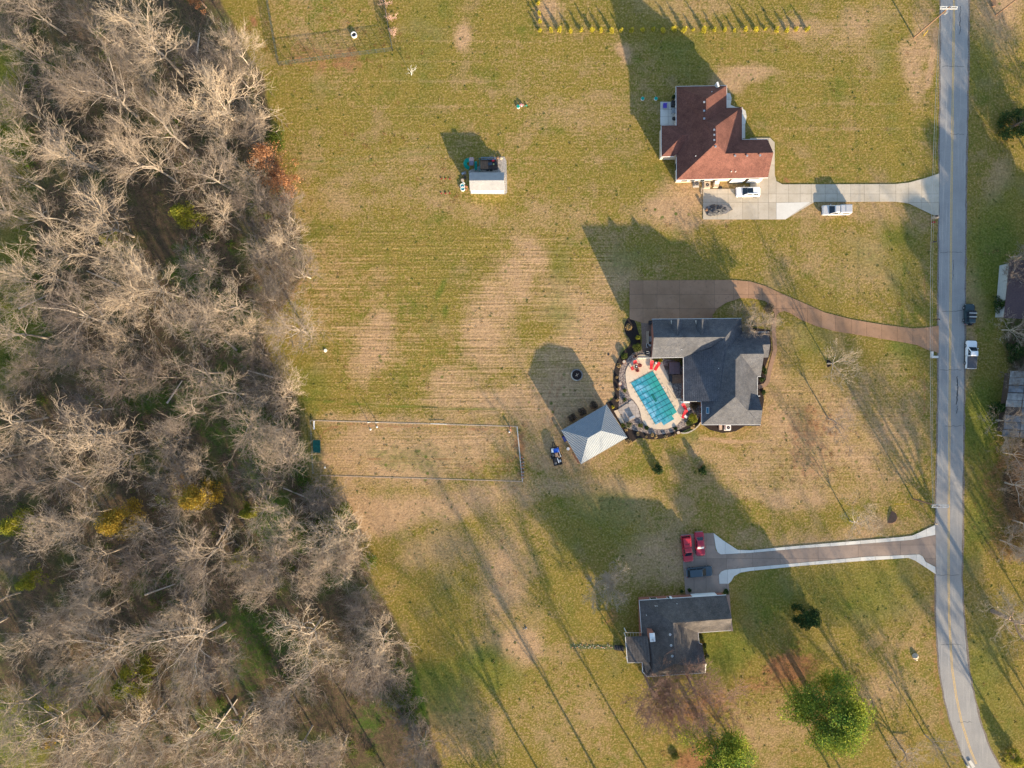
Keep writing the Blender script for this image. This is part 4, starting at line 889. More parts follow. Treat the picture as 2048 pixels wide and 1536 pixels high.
def grow(seed, H=16, bole=.3, spread=.75, levels=5, kids=5, r0=.27, wob=.2, ratio=.6, up=.05, twig=.015):
    R = random.Random(seed); trunk, crown = [], []
    def rot(d, ang):
        ax = d.cross(Vector((R.gauss(0, 1), R.gauss(0, 1), R.gauss(0, 1)))).normalized(); return Matrix.Rotation(ang, 3, ax) @ d
    def br(p, d, L, r, lev):
        n = 5 if lev <= 1 else (4 if lev == 2 else (3 if lev == 3 else 2)); st = L / n; nodes = []
        rr0 = r
        for i in range(n):
            d = (d + Vector((R.gauss(0, wob), R.gauss(0, wob), R.gauss(0, wob) + up))).normalized()
            q = p + d * st; r1 = max(twig * .6, r * (1 - .72 * (i + 1) / n)); (trunk if lev <= 1 else crown).append((p, q, rr0, r1)); rr0 = r1; p = q; nodes.append((q, d, r1))
        if lev < levels:
            k = kids if lev < levels - 1 else kids + 1
            for j in range(k):
                q, dd_, rr1 = nodes[min(n - 1, max(0 if lev > 1 else 1, int(n * (j + 1) / k) - R.randint(0, 1)))]
                nd = rot(dd_, R.uniform(.45, .95) * spread * 1.15)
                if nd.z < -.15: nd.z *= -.3
                br(q, nd.normalized(), L * ratio * R.uniform(.75, 1.2), max(twig, min(rr1, r * .52) ), lev + 1)
    p = Vector((0, 0, 0)); d = Vector((R.gauss(0, .04), R.gauss(0, .04), 1)).normalized(); B = bole * H; rr = r0 * 1.25
    for i in range(4):
        d = (d + Vector((R.gauss(0, .05), R.gauss(0, .05), .1))).normalized(); q = p + d * B / 4; r1 = r0 * (1.2 - .12 * (i + 1)); trunk.append((p, q, rr, r1)); p = q; rr = r1
    nl = kids; a0 = R.uniform(0, 6)
    br(p, d, H * .42, r0 * .7, 1)
    for k in range(nl):
        az = a0 + k * 2 * PI / nl + R.gauss(0, .25); el = R.uniform(.55, 1.15) * spread
        nd = Vector((math.cos(az) * math.sin(el), math.sin(az) * math.sin(el), math.cos(el)))
        br(p - d * R.uniform(0, B * .25), nd, H * R.uniform(.33, .46), r0 * R.uniform(.42, .62), 1)
    return trunk, crown
def bare_tree(name, label, seed, tm=None, cm=None, group=None, **kw):
    tr, cr = grow(seed, **kw)
    o = thing(name, label, 'tree', (0, 0, 0), 0, group)
    part('trunk', seg_mesh('trunk', tr, tm or m_bark, 6), None, o); part('crown', seg_mesh('crown', cr, cm or m_twig, 3), None, o)
    return o

# ---------------------------------------------------------------- the woods
V = []
specs = [dict(H=19, spread=.72, r0=.22, bole=.42, levels=4, kids=6, ratio=.56, twig=.02), dict(H=16, spread=.85, bole=.32, r0=.2, twig=.022, kids=6, levels=4), dict(H=18, spread=.6, bole=.5, r0=.19, levels=4, twig=.02), dict(H=19, spread=.75, bole=.42, wob=.24, r0=.24, levels=4, kids=5, twig=.022), dict(H=14, spread=.85, bole=.38, wob=.26, kids=6, levels=4, twig=.02, r0=.17),
         dict(H=13, spread=.75, bole=.4, r0=.13, kids=6, levels=4, twig=.022), dict(H=11, spread=.85, bole=.3, r0=.12, kids=6, levels=4, twig=.022), dict(H=15, spread=.5, bole=.5, r0=.16, kids=5, levels=4, twig=.018)]
for i, sp in enumerate(specs): V.append(bare_tree('bare_tree', 'bare tree', 100 + i, group='bare trees crowding the woods', **sp))
used = set()
def place_tree(k, px_, py_, rz, s, label, group):
    """px, py = foot of the trunk on the plan"""
    loc = P(px_, py_)
    if k not in used:
        used.add(k); o = V[k]; o.location = loc; o.rotation_euler = (0, 0, rz); o.scale = (s, s, s); o['label'] = label
        if group: o['group'] = group
        elif 'group' in o: del o['group']
        return o
    o = dup(V[k], loc, rz, label, s, group)
    if not group and 'group' in o: del o['group']
    return o
# the trees one can pick out: foot of trunk
NOTABLE = [(448, 215, 1, 1.15, 'broad pale bare tree at the wood edge left of the netted garden'), (330, 120, 3, 1.05, 'tall white barked tree leaning left in the top of the woods'), (235, 205, 0, 1.0, 'white limbed bare tree with a fan crown in the upper left woods'),
           (165, 320, 3, 1.05, 'bare tree with forked white trunk right above the far left clearing'), (320, 345, 2, 1.0, 'slender bare tree in upper woods left of the russet leaved tree'), (270, 545, 1, .95, 'pale bare tree with wide crown over the brown clearing'), (395, 655, 4, 1.15, 'dense rounded bare tree in the middle of the woods'),
           (330, 585, 0, .9, 'bare tree with pale forked limbs left of the rounded tree'), (592, 660, 1, 1.0, 'spreading pale bare tree overhanging the middle lawn'), (600, 545, 4, .8, 'smaller bare tree over orange leaves at the lawn edge'), (180, 640, 0, 1.0, 'grey bare tree with fanned crown on the brown clearing left'),
           (215, 865, 3, 1.1, 'thick limbed crooked bare tree in the lower left of middle woods'), (185, 820, 4, .95, 'bare tree with upright golden limbs above the crooked tree'), (465, 790, 2, .8, 'narrow bare tree leaning toward the left above the paddock'), (440, 1100, 2, .9, 'forked bare tree between the two golden cedars and the grey tree'),
           (575, 1060, 1, .82, 'round pale grey bare tree near the dark green thicket'), (420, 1270, 0, 1.15, 'large pale bare tree with fanned crown in the lower woods'), (530, 1185, 4, .8, 'small whitish bare tree above the striped shadow patch'), (720, 1190, 4, .7, 'thin bare tree at the wood edge beside the lower lawn'),
           (760, 1290, 5, 1.0, 'grey bare tree at the lower wood edge near the lawn'), (300, 1430, 3, 1.0, 'tall bare tree at the bottom left with long pale limbs'), (180, 1180, 1, .75, 'round bare tree left of the lower woods centre'), (480, 1440, 2, 1.0, 'leaning bare tree near the bottom of the woods'), (110, 560, 2, .9, 'solitary bare tree at the far left by the green clearing'), (500, 400, 1, .8, 'bare tree with bright forks where the lawn boundary meets the woods')]
RT = random.Random(77); pos = []
NOTABLE = [(1024 + (x - 1024) * .95, 768 + (y - 768) * .95, k, s, lb) for x, y, k, s, lb in NOTABLE]
for (x, y) in ((420, 985), (268, 1035), (285, 1345), (388, 440), (60, 1040), (85, 1155), (545, 345), (412, 15)): pos.append((x + 18, y + 12, 6))
for (x, y, k, s, lb) in NOTABLE: pos.append((x, y, s * 8)); place_tree(k, x, y, RT.uniform(0, 6.28), s, lb, None)
FA = np.array(FOREST)
def inF(x, y): return bool(inpoly(np.array([x]), np.array([y]), FOREST)[0])
CLEAR = [(10, 210, 60, 120), (15, 620, 45, 190), (20, 1500, 90, 90), (130, 520, 60, 70), (560, 1290, 70, 80), (470, 640, 25, 50)]
REG = [('slender bare tree in the upper woods beside the netted garden lawn', lambda x, y: y < 400), ('bare tree in the middle woods left of the striped lawn', lambda x, y: y < 940), ('bare tree in the lower woods left of the long shadows', lambda x, y: True)]
cnt = 0; tries = 0
while cnt < 135 and tries < 20000:
    tries += 1
    x, y = RT.uniform(-60, 880), RT.uniform(-70, 1600)
    if not inF(x + 12, y): continue
    if any(((x - a) / c_) ** 2 + ((y - b) / d_) ** 2 < 1 for a, b, c_, d_ in CLEAR): continue
    big = RT.random() < .55; rad = RT.uniform(5.6, 7.4) if big else RT.uniform(3.6, 5.2)
    if any((x - a) ** 2 + (y - b) ** 2 < ((rad + min(r_, 6)) * 4.6) ** 2 for a, b, r_ in pos): continue
    pos.append((x, y, rad)); k = RT.choice([0, 1, 2, 3, 4]) if big else RT.choice([5, 6, 7, 5, 6])
    lb = ('tall broad' if big else 'slender') + ' bare tree ' + ('at the far left' if x < 190 else 'in the middle' if x < 430 else 'toward the lawn side') + ' of the ' + ('upper woods beside the netted garden' if y < 400 else 'woods level with the striped lawn' if y < 760 else 'woods level with the paddock' if y < 980 else 'lower woods above the yellow cedar' if y < 1280 else 'lowest woods at the bottom'); s = RT.uniform(.72, 1.0) if big else RT.uniform(.6, 1.0)
    place_tree(k, x, y, RT.uniform(0, 6.28), s, lb, 'bare trees crowding the woods'); cnt += 1
edge = FOREST[3:31]
for (x1, y1), (x2, y2) in zip(edge[:-1], edge[1:]):
    n_ = max(1, int(math.hypot(x2 - x1, y2 - y1) / 42))
    for i in range(n_):
        t_ = (i + RT.random()) / n_; x, y = x1 + (x2 - x1) * t_ - RT.uniform(4, 34), y1 + (y2 - y1) * t_
        if y > 1600 or 290 < y < 410 or any((x - a) ** 2 + (y - b) ** 2 < 24 ** 2 for a, b, r_ in pos): continue
        pos.append((x, y, 3)); cnt += 1
        lb = next(l for l, f in (('small bare tree on the upper wood edge', lambda q: q < 400), ('small bare tree on the wood edge along the striped lawn', lambda q: q < 800), ('small bare tree on the wood edge along the paddock', lambda q: q < 960), ('small bare tree on the lower wood edge', lambda q: True)) if f(y))
        place_tree(RT.choice([5, 6, 4]), x, y, RT.uniform(0, 6.28), RT.uniform(.65, 1.05), lb, 'small bare trees along the wood edge')
print('woods trees', cnt)
# twiggy thicket under the trees
rs = np.random.RandomState(9); segs = []
while len(segs) < 52000:
    x, y = rs.uniform(-80, 930), rs.uniform(-80, 1640)
    if not inF(x + 4, y): continue
    if any(((x - a) / c_) ** 2 + ((y - b) / d_) ** 2 < .8 for a, b, c_, d_ in CLEAR[:4]): continue
    b = P(x, y); h = rs.uniform(.8, 4.6)
    for k in range(rs.randint(3, 6)):
        p = b + Vector((rs.normal(0, .3), rs.normal(0, .3), 0)); d = Vector((rs.normal(0, .5), rs.normal(0, .5), 1)).normalized(); r = .018
        for j in range(3):
            q = p + d * h / 3; segs.append((p, q, r, r * .7))
            e = (d + Vector((rs.normal(0, .6), rs.normal(0, .6), .1))).normalized(); segs.append((q, q + e * h * .28, r * .6, r * .35))
            p = q; r *= .7; d = (d + Vector((rs.normal(0, .25), rs.normal(0, .25), 0))).normalized()
o = part('undergrowth', seg_mesh('undergrowth', segs, barkm('thicket_twigs', (.24, .165, .115), (.24, .165, .115))), None); tag(o, 'brown twiggy undergrowth covering the floor of the woods', 'undergrowth', kind='stuff')
cl = []
while len(cl) < 420:
    x, y = rs.uniform(-80, 930), rs.uniform(-80, 1640)
    w = max([w_ * math.exp(-.5 * (((x - a) / c_) ** 2 + ((y - b) / d_) ** 2)) for a, b, c_, d_, w_ in LUSH] + [.12])
    if not inF(x, y) or rs.uniform() > w: continue
    b = P(x, y); r = rs.uniform(.5, 1.3); cl.append((b.x, b.y, r * .5, r, r, r * .7))
for (x, y) in ((690, 1020), (705, 1050), (670, 1075), (650, 1035), (640, 1060), (740, 1120), (660, 990), (800, 1370), (815, 1400), (790, 1330), (825, 1430), (850, 1480), (780, 1400), (560, 270), (555, 290), (540, 280), (610, 960), (630, 985)):
    b = P(x, y); r = rs.uniform(1.3, 2.2); cl.append((b.x, b.y, r * .7, r, r, r))
o = part('evergreen_undergrowth', leaf_mesh('evergreen_undergrowth', cl, 60000, .13, m_lf_under, 5), None); tag(o, 'green leafy undergrowth in patches under the bare trees', 'undergrowth', kind='stuff')

# cedars and other leafy trees: real foliage volume on a trunk
def conifer(name, label, cat, px_, py_, H, R_, mat, n, seed, size=.16, group=None, base=.08, shape=1.0, stem=m_bark2):
    rs_ = np.random.RandomState(seed); cl_ = []; segs_ = []
    for k in range(int((24 if R_ > 3.2 else 38) + R_ * 7)):
        t_ = rs_.uniform(0, 1) ** .8; z = H * (base + (1 - base) * t_); rr_ = R_ * (1 - t_ ** 1.6 * shape) * rs_.uniform(.35, .95); a = rs_.uniform(0, 2 * PI)
        s_ = R_ * rs_.uniform(.13, .38); c_ = Vector((rr_ * math.cos(a), rr_ * math.sin(a), min(z, H - s_ * .5))); cl_.append((c_.x, c_.y, c_.z, s_, s_, s_ * .6)); segs_.append((Vector((0, 0, max(.2, c_.z * .75))), c_, .04, .015))
    o_ = thing(name, label, cat, P(px_, py_), 0, group)
    part('trunk', seg_mesh('trunk', [(Vector((0, 0, 0)), Vector((0, 0, H * .5)), R_ * .07 + .05, R_ * .05), (Vector((0, 0, H * .5)), Vector((0, 0, H * .93)), R_ * .05, .03)] + segs_, stem, 5), None, o_)
    part('crown', leaf_mesh('crown', cl_, n, size, mat, seed), None, o_); return o_
conifer('cedar_tree', 'golden cedar in the lower woods next to the boundary strip', 'tree', 425, 985, 12, 4.2, m_lf_gold, 7000, 1, .18)
conifer('cedar_tree', 'broad golden brown cedar left of the other golden cedar', 'tree', 275, 1030, 12, 4.8, m_lf_gold, 8000, 2, .18)
conifer('cedar_tree', 'wide yellow green cedar above the brown hollow in the lower woods', 'tree', 290, 1340, 10, 4.4, m_lf_cedar, 8000, 3, .17)
conifer('cedar_tree', 'bright yellow green cedar under the upper boundary strip', 'tree', 390, 442, 9, 3.2, m_lf_cedar, 4500, 4, .15)
conifer('cedar_tree', 'small yellow green cedar over the brown clearing', 'tree', 232, 485, 5, 2.0, m_lf_cedar, 2200, 5, .15)
conifer('cedar_tree', 'yellow green cedar at the far left of the lower woods', 'tree', 65, 1040, 9, 3.4, m_lf_cedar, 4500, 6, .15)
conifer('cedar_tree', 'small round yellow green cedar below the far left cedar', 'tree', 90, 1150, 8, 2.6, m_lf_cedar, 3000, 7, .15)
conifer('cedar_tree', 'green cedar beside the golden cedar near boundary strip', 'tree', 345, 990, 6, 2.5, m_lf_cedar, 3000, 8, .15)
conifer('cedar_tree', 'yellow green cedar in shade below the brown hollow', 'tree', 135, 1385, 6, 2.8, m_lf_cedar, 3000, 9, .15)
conifer('cedar_tree', 'golden green shrubby cedar near the round pale grey tree', 'tree', 505, 1020, 5, 2.2, m_lf_cedar, 2600, 10, .15)
conifer('cedar_tree', 'low green cedar left of the round pale grey tree', 'tree', 490, 1110, 5, 2.2, m_lf_cedar, 2600, 11, .15)
conifer('cedar_tree', 'golden cedar at the far bottom left edge of the woods', 'tree', 115, 1470, 5, 2.0, m_lf_gold, 2000, 12, .15)
conifer('cedar_tree', 'dark green cedar on the wood edge below the paddock', 'tree', 668, 1040, 5.5, 2.8, m_lf_cedar, 3400, 13, .15)
for i, (x, y, h, r, lb) in enumerate(((552, 340, 9, 4.8, 'russet leaved oak at the wood edge above the boundary strip'), (578, 376, 8, 3.8, 'smaller russet leaved oak just below the larger one'), (412, 15, 7, 2.4, 'russet leaved tree at the top of the wood edge'))):
    conifer('oak_tree', lb, 'tree', x, y, h, r, m_lf_brown, 4200, 30 + i, .14, None, .25, .7)

# ---------------------------------------------------------------- yard trees
def one_tree(name, label, px_, py_, rz, seed, tm=None, cm=None, **kw):
    o_ = bare_tree(name, label, seed, tm, cm, None, **kw); o_.location = P(px_, py_); o_.rotation_euler = (0, 0, rz); return o_
one_tree('bare_tree', 'bare tree in a black mulch ring on the lawn right of the grey roofed house', 1655, 727, 0, 201, H=8, kids=4, r0=.12, twig=.012)
one_tree('bare_tree', 'bare tree over scattered brown leaves on the lawn near road', 1657, 838, 1, 202, H=9, kids=4, r0=.13, twig=.012, spread=.9)
one_tree('bare_tree', 'bare tree above the brown driveway with white borders', 1700, 1042, 2, 203, H=8, kids=4, r0=.12, twig=.014, spread=.95)
one_tree('bare_tree', 'pale bare tree on the shaded lawn left of the red vehicles', 1210, 1152, 3, 204, H=8.5, r0=.15, twig=.016, bole=.2)
one_tree('bare_tree', 'bare tree in front of the grey roof at the driveway circle', 1495, 652, 4, 205, H=7.5, r0=.13, twig=.014, spread=.95, bole=.2)
one_tree('bare_tree', 'low bare tree at the bottom right near the road bend', 1805, 1500, 5, 206, H=8, r0=.2, kids=4, spread=1.1, bole=.15)
one_tree('bare_tree', 'hazy bare tree at bottom right of the big pine', 1850, 1470, 2, 207, H=9, r0=.12, kids=4, twig=.01)
one_tree('white_sapling', 'small white barked sapling below the netted garden corner', 823, 150, 5, 208, tm=M('white_bark', (.8, .78, .75)), cm=M('white_bark_twigs', (.75, .72, .68)), H=3.2, kids=3, levels=3, r0=.06, bole=.35)
one_tree('bare_tree', 'big bare oak leaning out over the right edge beside the road', 1985, 1222, 1, 209, tm=m_bark2, H=17, r0=.42, bole=.4)
one_tree('bare_tree', 'bare tree in front of the dark roofed cottage', 2022, 515, 2, 210, H=7, kids=4, r0=.12)
one_tree('bare_tree', 'bare tree over the patched barn roof', 2010, 760, 3, 211, H=6, kids=4, r0=.12)
one_tree('bare_tree', 'pale bare tree below the barn at the right edge', 2010, 965, 1, 212, H=11, kids=4, r0=.16)
one_tree('bare_tree', 'bare tree among russet brush at the right edge', 2025, 1040, 4, 213, H=10, kids=4, r0=.16)
one_tree('bare_tree', 'bare tree growing against the lower end of the barn', 1995, 870, 2, 214, H=6, kids=4, r0=.1)
for i, (x, y, s) in enumerate(((1290, 1352, 1.0), (1330, 1362, .9), (1372, 1350, 1.0))):
    one_tree('bare_tree', ('left', 'middle', 'right')[i] + ' brown twigged tree of the three below the charcoal roofed house', x, y, i, 220 + i, m_bark2, m_twig2, H=15 * s, kids=5, r0=.2, twig=.018, spread=.62, bole=.4)
for i, (x, y) in enumerate(((772, 8), (782, 40), (789, 70))):
    one_tree('budding_shrub', ('top', 'middle', 'lowest')[i] + ' pink budding shrub along the right side of the netted garden', x, y, i, 230 + i, m_pinktwig, m_pinktwig, H=2.6, kids=5, levels=3, r0=.06, bole=.1, spread=.9, twig=.02)
conifer('pine_tree', 'huge bushy green pine at the bottom right lawn', 'tree', 1622, 1388, 14, 8.0, m_lf_pine, 32000, 41, .19, None, .3, .55)
conifer('pine_tree', 'dark green pine cut by the bottom edge', 'tree', 1418, 1472, 13, 6.8, m_lf_pine, 19000, 42, .19, None, .3, .55)
conifer('magnolia_tree', 'round dark evergreen tree on the lawn right of the charcoal roofed house', 'tree', 1606, 1226, 5, 2.7, m_lf_dark, 9000, 43, .16, None, .05, .6)
conifer('evergreen_shrub', 'green evergreen shrub on the lawn below the pool garden', 'shrub', 1315, 938, 2.6, 1.2, m_lf_dark, 2500, 44, .10, None, .03, .7)
conifer('evergreen_shrub', 'small green evergreen shrub below the grey roofed house', 'shrub', 1403, 941, 1.9, 1.05, m_lf_dark, 2200, 45, .10, None, .03, .7)
conifer('cedar_tree', 'dark cedar at the right edge across the road from the upper lawn', 'tree', 2022, 255, 6, 3.6, m_lf_dark, 9000, 46, .15, None, .05, .7)
conifer('evergreen_shrub', 'yellowish shrub at the lower right corner by the road', 'shrub', 2022, 1512, 3, 2.0, m_lf_cedar, 2600, 47, .13)
conifer('evergreen_shrub', 'dark shrub in front of the cottage roof', 'shrub', 1990, 610, 3, 1.8, m_lf_dark, 2600, 48, .13)
conifer('evergreen_shrub', 'dark shrub left of the patched barn roof', 'shrub', 1988, 815, 3, 1.6, m_lf_dark, 2400, 49, .13)
conifer('evergreen_shrub', 'green shrub just above the patched barn roof', 'shrub', 2022, 700, 3, 2.2, m_lf_dark, 3000, 50, .13)
segs = []
for k in range(2200):
    x, y = rs.normal(2030, 22), rs.uniform(880, 1120); p = P(x, y); h = rs.uniform(.5, 2.2); e = Vector((rs.normal(0, .5), rs.normal(0, .5), 1)).normalized(); segs.append((p, p + e * h, .02, .01)); segs.append((p + e * h * .6, p + e * h * .6 + Vector((rs.normal(0, .4), rs.normal(0, .4), .4)), .014, .008))
tag(part('brush_thicket', seg_mesh('brush_thicket', segs, barkm('russet_brush', (.36, .22, .12), (.36, .22, .12))), None), 'russet brush thicket along the right edge below the barn', 'brush', kind='stuff')
for i, (x, y, h, lb) in enumerate(((2002, 560, 8, 'slim bare tree over the porch side of the dark roofed cottage'), (2004, 660, 8, 'bare tree between the cottage and the barn'), (1992, 840, 9, 'bare tree hanging over the lower barn roof'), (2006, 905, 10, 'grey bare tree right below the barn'), (2000, 1080, 9, 'bare tree at the lower end of the russet brush'))):
    one_tree('bare_tree', lb, x, y, i, 240 + i, H=h, kids=4, r0=.12, twig=.014, spread=.85)
for i in range(14):
    x, y = RT.uniform(60, 620), RT.uniform(60, 1480)
    if not inF(x + 20, y): continue
    p = P(x, y); a = RT.uniform(0, PI); L_ = RT.uniform(4, 8); d = Vector((math.cos(a), math.sin(a), 0)) * L_ / 2
    tag(part('fallen_log', MB().cyl(p - d + Vector((0, 0, .2)), p + d + Vector((0, 0, .15)), .2, .1, 8), m_bark), 'fallen log lying on the floor of the woods', 'log', 'fallen logs in the woods')
def scatter(name, label, mat, n, per, rad, hgt, size, seed, fn):
    r_ = np.random.RandomState(seed); cl_ = []
    while len(cl_) < n:
        x, y = r_.uniform(430, 2048), r_.uniform(0, 1536)
        if r_.uniform() > fn(x, y): continue
        if ri(y, 1) - 10 < x < ri(y, 2) + 4 or inF(x, y): continue
        if any(a < x < b and c_ < y < d_ for a, b, c_, d_ in KEEP): continue
        if 1500 < x < 1880 and (603 + (x - 1500) * .15 - 25 < y < 708 or 1045 < y < 1160 or 345 < y < 440) and (y > 1050 or y < 440 or 560 < y < 708): continue
        p = P(x, y); q = r_.uniform(.5, 1.3); cl_.append((p.x, p.y, hgt * q * .5, rad * q, rad * q, hgt * q))
    tag(part(name, leaf_mesh(name, cl_, n * per, size, mat, seed, .85), None), label, 'ground cover', kind='stuff')
KEEP = [(1225, 1560, 556, 880), (1110, 1270, 795, 935), (1315, 1580, 165, 445), (1355, 1560, 1060, 1200), (1275, 1480, 1180, 1360), (915, 1025, 305, 400), (1085, 1130, 880, 935)]
def fl(x, y): return .12 + max([w_ * math.exp(-.5 * (((x - a) / c_) ** 2 + ((y - b) / d_) ** 2)) for a, b, c_, d_, w_ in LUSH])
def fd(x, y): return .12 + max([w_ * math.exp(-.5 * (((x - a) / c_) ** 2 + ((y - b) / d_) ** 2)) for a, b, c_, d_, w_ in DRY])
def fs(x, y): return max([w_ * math.exp(-.5 * (((x - a) / c_) ** 2 + ((y - b) / d_) ** 2)) for a, b, c_, d_, w_ in SOIL] + [.01])
scatter('green_weed_tufts', 'green weed tufts scattered over the lawns', leafm('weed_blades', (.07, .12, .015), (.13, .16, .025), (.18, .18, .04)), 1500, 14, .26, .03, .07, 71, fl)
scatter('straw_tufts', 'straw coloured grass tufts scattered over the lawns', leafm('straw_blades', (.40, .28, .12), (.34, .24, .10), (.48, .34, .18)), 1500, 12, .28, .03, .07, 72, fd)
scatter('fallen_leaves', 'brown fallen leaves under the yard trees', leafm('leaf_litter', (.30, .13, .05), (.24, .10, .04), (.42, .22, .11)), 900, 20, .5, .02, .06, 73, fs)
# neighbours' trees beyond the picture that throw the long shadows across the lawns and road
o_far = []
for i, (x, y, k, s) in enumerate(((1140, 1650, 0, 1.0), (1225, 1600, 3, 1.05), (1335, 1605, 2, 1.1), (1060, 1720, 1, .9), (1560, 1640, 0, .95), (1700, 1610, 2, 1.0), (1760, 1680, 3, 1.0), (1850, 1620, 0, 1.0), (1120, 1760, 4, 1.1), 
                                  (2110, 1130, 0, .9), (2120, 1250, 3, .9), (2150, 1380, 2, 1.0), (2120, 1500, 1, .9), (2080, 1590, 3, .9), (2180, 1300, 1, 1.0), (2110, 1010, 2, .9), (2090, 330, 4, .8), (2120, 420, 3, .8), (2100, 250, 6, .9), (2160, 1600, 0, 1), (1960, 1640, 2, 1.0), (2115, 480, 1, .9))):
    place_tree(k, x, y, i * 1.3, s, 'bare tree just beyond the ' + ('bottom' if y > 1540 else 'right') + ' edge of the view', 'bare trees beyond the edges')
for i, (x, y, h) in enumerate(((2120, 690, 13), (2150, 760, 15), (2112, 900, 15), (2130, 990, 16), (2190, 880, 17), (2230, 1000, 18), (2160, 620, 13), (2240, 820, 17), (2200, 1100, 17), (2115, 830, 13), (2170, 950, 16), (2180, 1040, 16), (2210, 740, 16), (2145, 860, 15))):
    conifer('pine_tree', 'tall pine standing just beyond the right edge', 'tree', x, y, h, 4.3, m_lf_pine, 9000, 60 + i, .42, 'pines beyond the right edge', .15, .8)

# ---------------------------------------------------------------- shrubs and garden plants
RS = random.Random(12)
def shrub(name, label, p, r, h, mat, n, seed, group=None, size=.08, cat='shrub'):
    rs_ = np.random.RandomState(seed); cl_ = [(0, 0, h * .45, r * .8, r * .8, h * .45)]
    for k in range(7): a = rs_.uniform(0, 6.28); cl_.append((r * .6 * math.cos(a), r * .6 * math.sin(a), h * rs_.uniform(.3, .75), r * .42, r * .42, h * .3))
    o_ = thing(name, label, cat, p, 0, group); part('stems', seg_mesh('stems', [(Vector((0, 0, 0)), Vector((c_[0], c_[1], c_[2])), .02, .008) for c_ in cl_], m_bark2), None, o_)
    part('foliage', leaf_mesh('foliage', cl_, n, size, mat, seed), None, o_); return o_
s0 = []
for v in range(3):
    rs_ = np.random.RandomState(300 + v); h = 1.35 + .15 * v; cl_ = [(rs_.normal(0, .08), rs_.normal(0, .08), h * t_, .5 * (1.05 - t_ * .75), .5 * (1.05 - t_ * .75), .25) for t_ in (.15, .3, .45, .6, .75, .88)]
    o_ = thing('arborvitae', '', 'shrub', (0, 0, 0), 0, 'row of yellow green arborvitae'); part('stem', MB().cyl((0, 0, 0), (0, 0, h * .6), .04, .02, 6), m_bark2, o_); part('foliage', leaf_mesh('foliage', cl_, 520, .085, m_lf_yel, 300 + v), None, o_); s0.append(o_)
spots = [(1077, 8, 'top of the three in the short column'), (1078, 28, 'middle of the three in the short column'), (1079, 45, 'lowest of the three in the short column')]
xs_ = [1080 + i * 20.45 for i in range(27)]
for i, x in enumerate(xs_):
    if i == 0: d_ = 'at the corner under the short column'
    elif 9 <= i <= 14: d_ = 'in the roof shadow, number %s from the left of six shaded ones' % ('one', 'two', 'three', 'four', 'five', 'six')[i - 9]
    elif i < 9: d_ = 'left of the roof shadow, %s from the corner one' % ('first', 'second', 'third', 'fourth', 'fifth', 'sixth', 'seventh', 'eighth')[i - 1]
    else: d_ = 'right of the roof shadow, %s from the right end' % ('twelfth', 'eleventh', 'tenth', 'ninth', 'eighth', 'seventh', 'sixth', 'fifth', 'fourth', 'third', 'second', 'first')[i - 15]
    spots.append((x + RS.uniform(-1.5, 1.5), 62.5 - i * .06 + RS.uniform(-1.2, 1.2), d_))
for i, (x, y, d_) in enumerate(spots):
    lb = 'yellow green arborvitae ' + d_; s = RS.uniform(.72, 1.2)
    if i < 3: s0[i].location = P(x, y); s0[i]['label'] = lb; s0[i].scale = (s, s, s)
    else: dup(s0[i % 3], P(x, y), RS.uniform(0, 6), lb, s)

shrub('boxwood', 'large round green shrub in mulch left of the garage', Z2(312, 668), 1.05, 1.2, m_lf_box, 2600, 1)
shrub('boxwood', 'clipped round boxwood on the left of the pool garden', Z2(207, 737), .75, .9, m_lf_box, 1800, 2)
shrub('flowering_shrub', 'narrow yellow leaved shrub at edge of the small lawn', Z2(318, 578), .55, .8, m_lf_cedar, 900, 3)
shrub('dry_grass_clump', 'golden plant clump inside the top mulch loop', Z2(240, 487), .75, .5, m_lf_tan, 900, 4, size=.1)
for i, (x, y, lb) in enumerate(((530, 895, 'leftmost'), (632, 832, 'middle'), (745, 770, 'rightmost'))):
    shrub('hydrangea', lb + ' of the three dry blossomed shrubs behind the pavilion', Z5(x, y), .95, 1.3, leafm('dry_blossoms_%s' % 'abc'[i], (.06, .05, .03), (.10, .075, .05), (.32, .20, .15), .1), 1500, 10 + i, 'dry blossomed shrubs behind the pavilion', .09)
tans = [(285, 392, .5, 'large pale ornamental grass below the clay pot on the left mulch'), (255, 575, .3, 'small dry grass clump halfway down the left mulch'), (275, 752, .32, 'dry grass clump below the second clay pot'), (265, 920, .35, 'dry grass clump at the foot of the left mulch'), (195, 1030, .34, 'yellow green clump beside the pavilion roof corner'), (400, 1375, .38, 'grass clump at the right corner of the pavilion'),
        (580, 1440, .42, 'first dry grass clump along the bottom mulch from the pavilion'), (710, 1482, .22, 'smallest grass clump in the bottom mulch'), (850, 1487, .42, 'grass clump left of centre in the bottom mulch'), (1005, 1485, .40, 'grass clump at the centre of the bottom mulch'), (1135, 1465, .40, 'grass clump left of the last clay pot'), (800, 1455, .42, 'brownish clump at the dip of the bottom mulch'), (1415, 1330, .5, 'pinkish dry plant in the dark bed right of the edging')]
for i, (x, y, r, lb) in enumerate(tans): shrub('ornamental_grass', lb, Z3(x, y, .03), r, r * 1.3, m_lf_tan if i != 4 else m_lf_yel, 420, 20 + i, 'grass clumps in the pool garden mulch', .09, 'grass clump')
shrub('round_shrub', 'round shrub on the mulch tip below the pavilion corner', Z2(242, 1462), .7, .8, m_lf_tan, 1100, 40, size=.09)
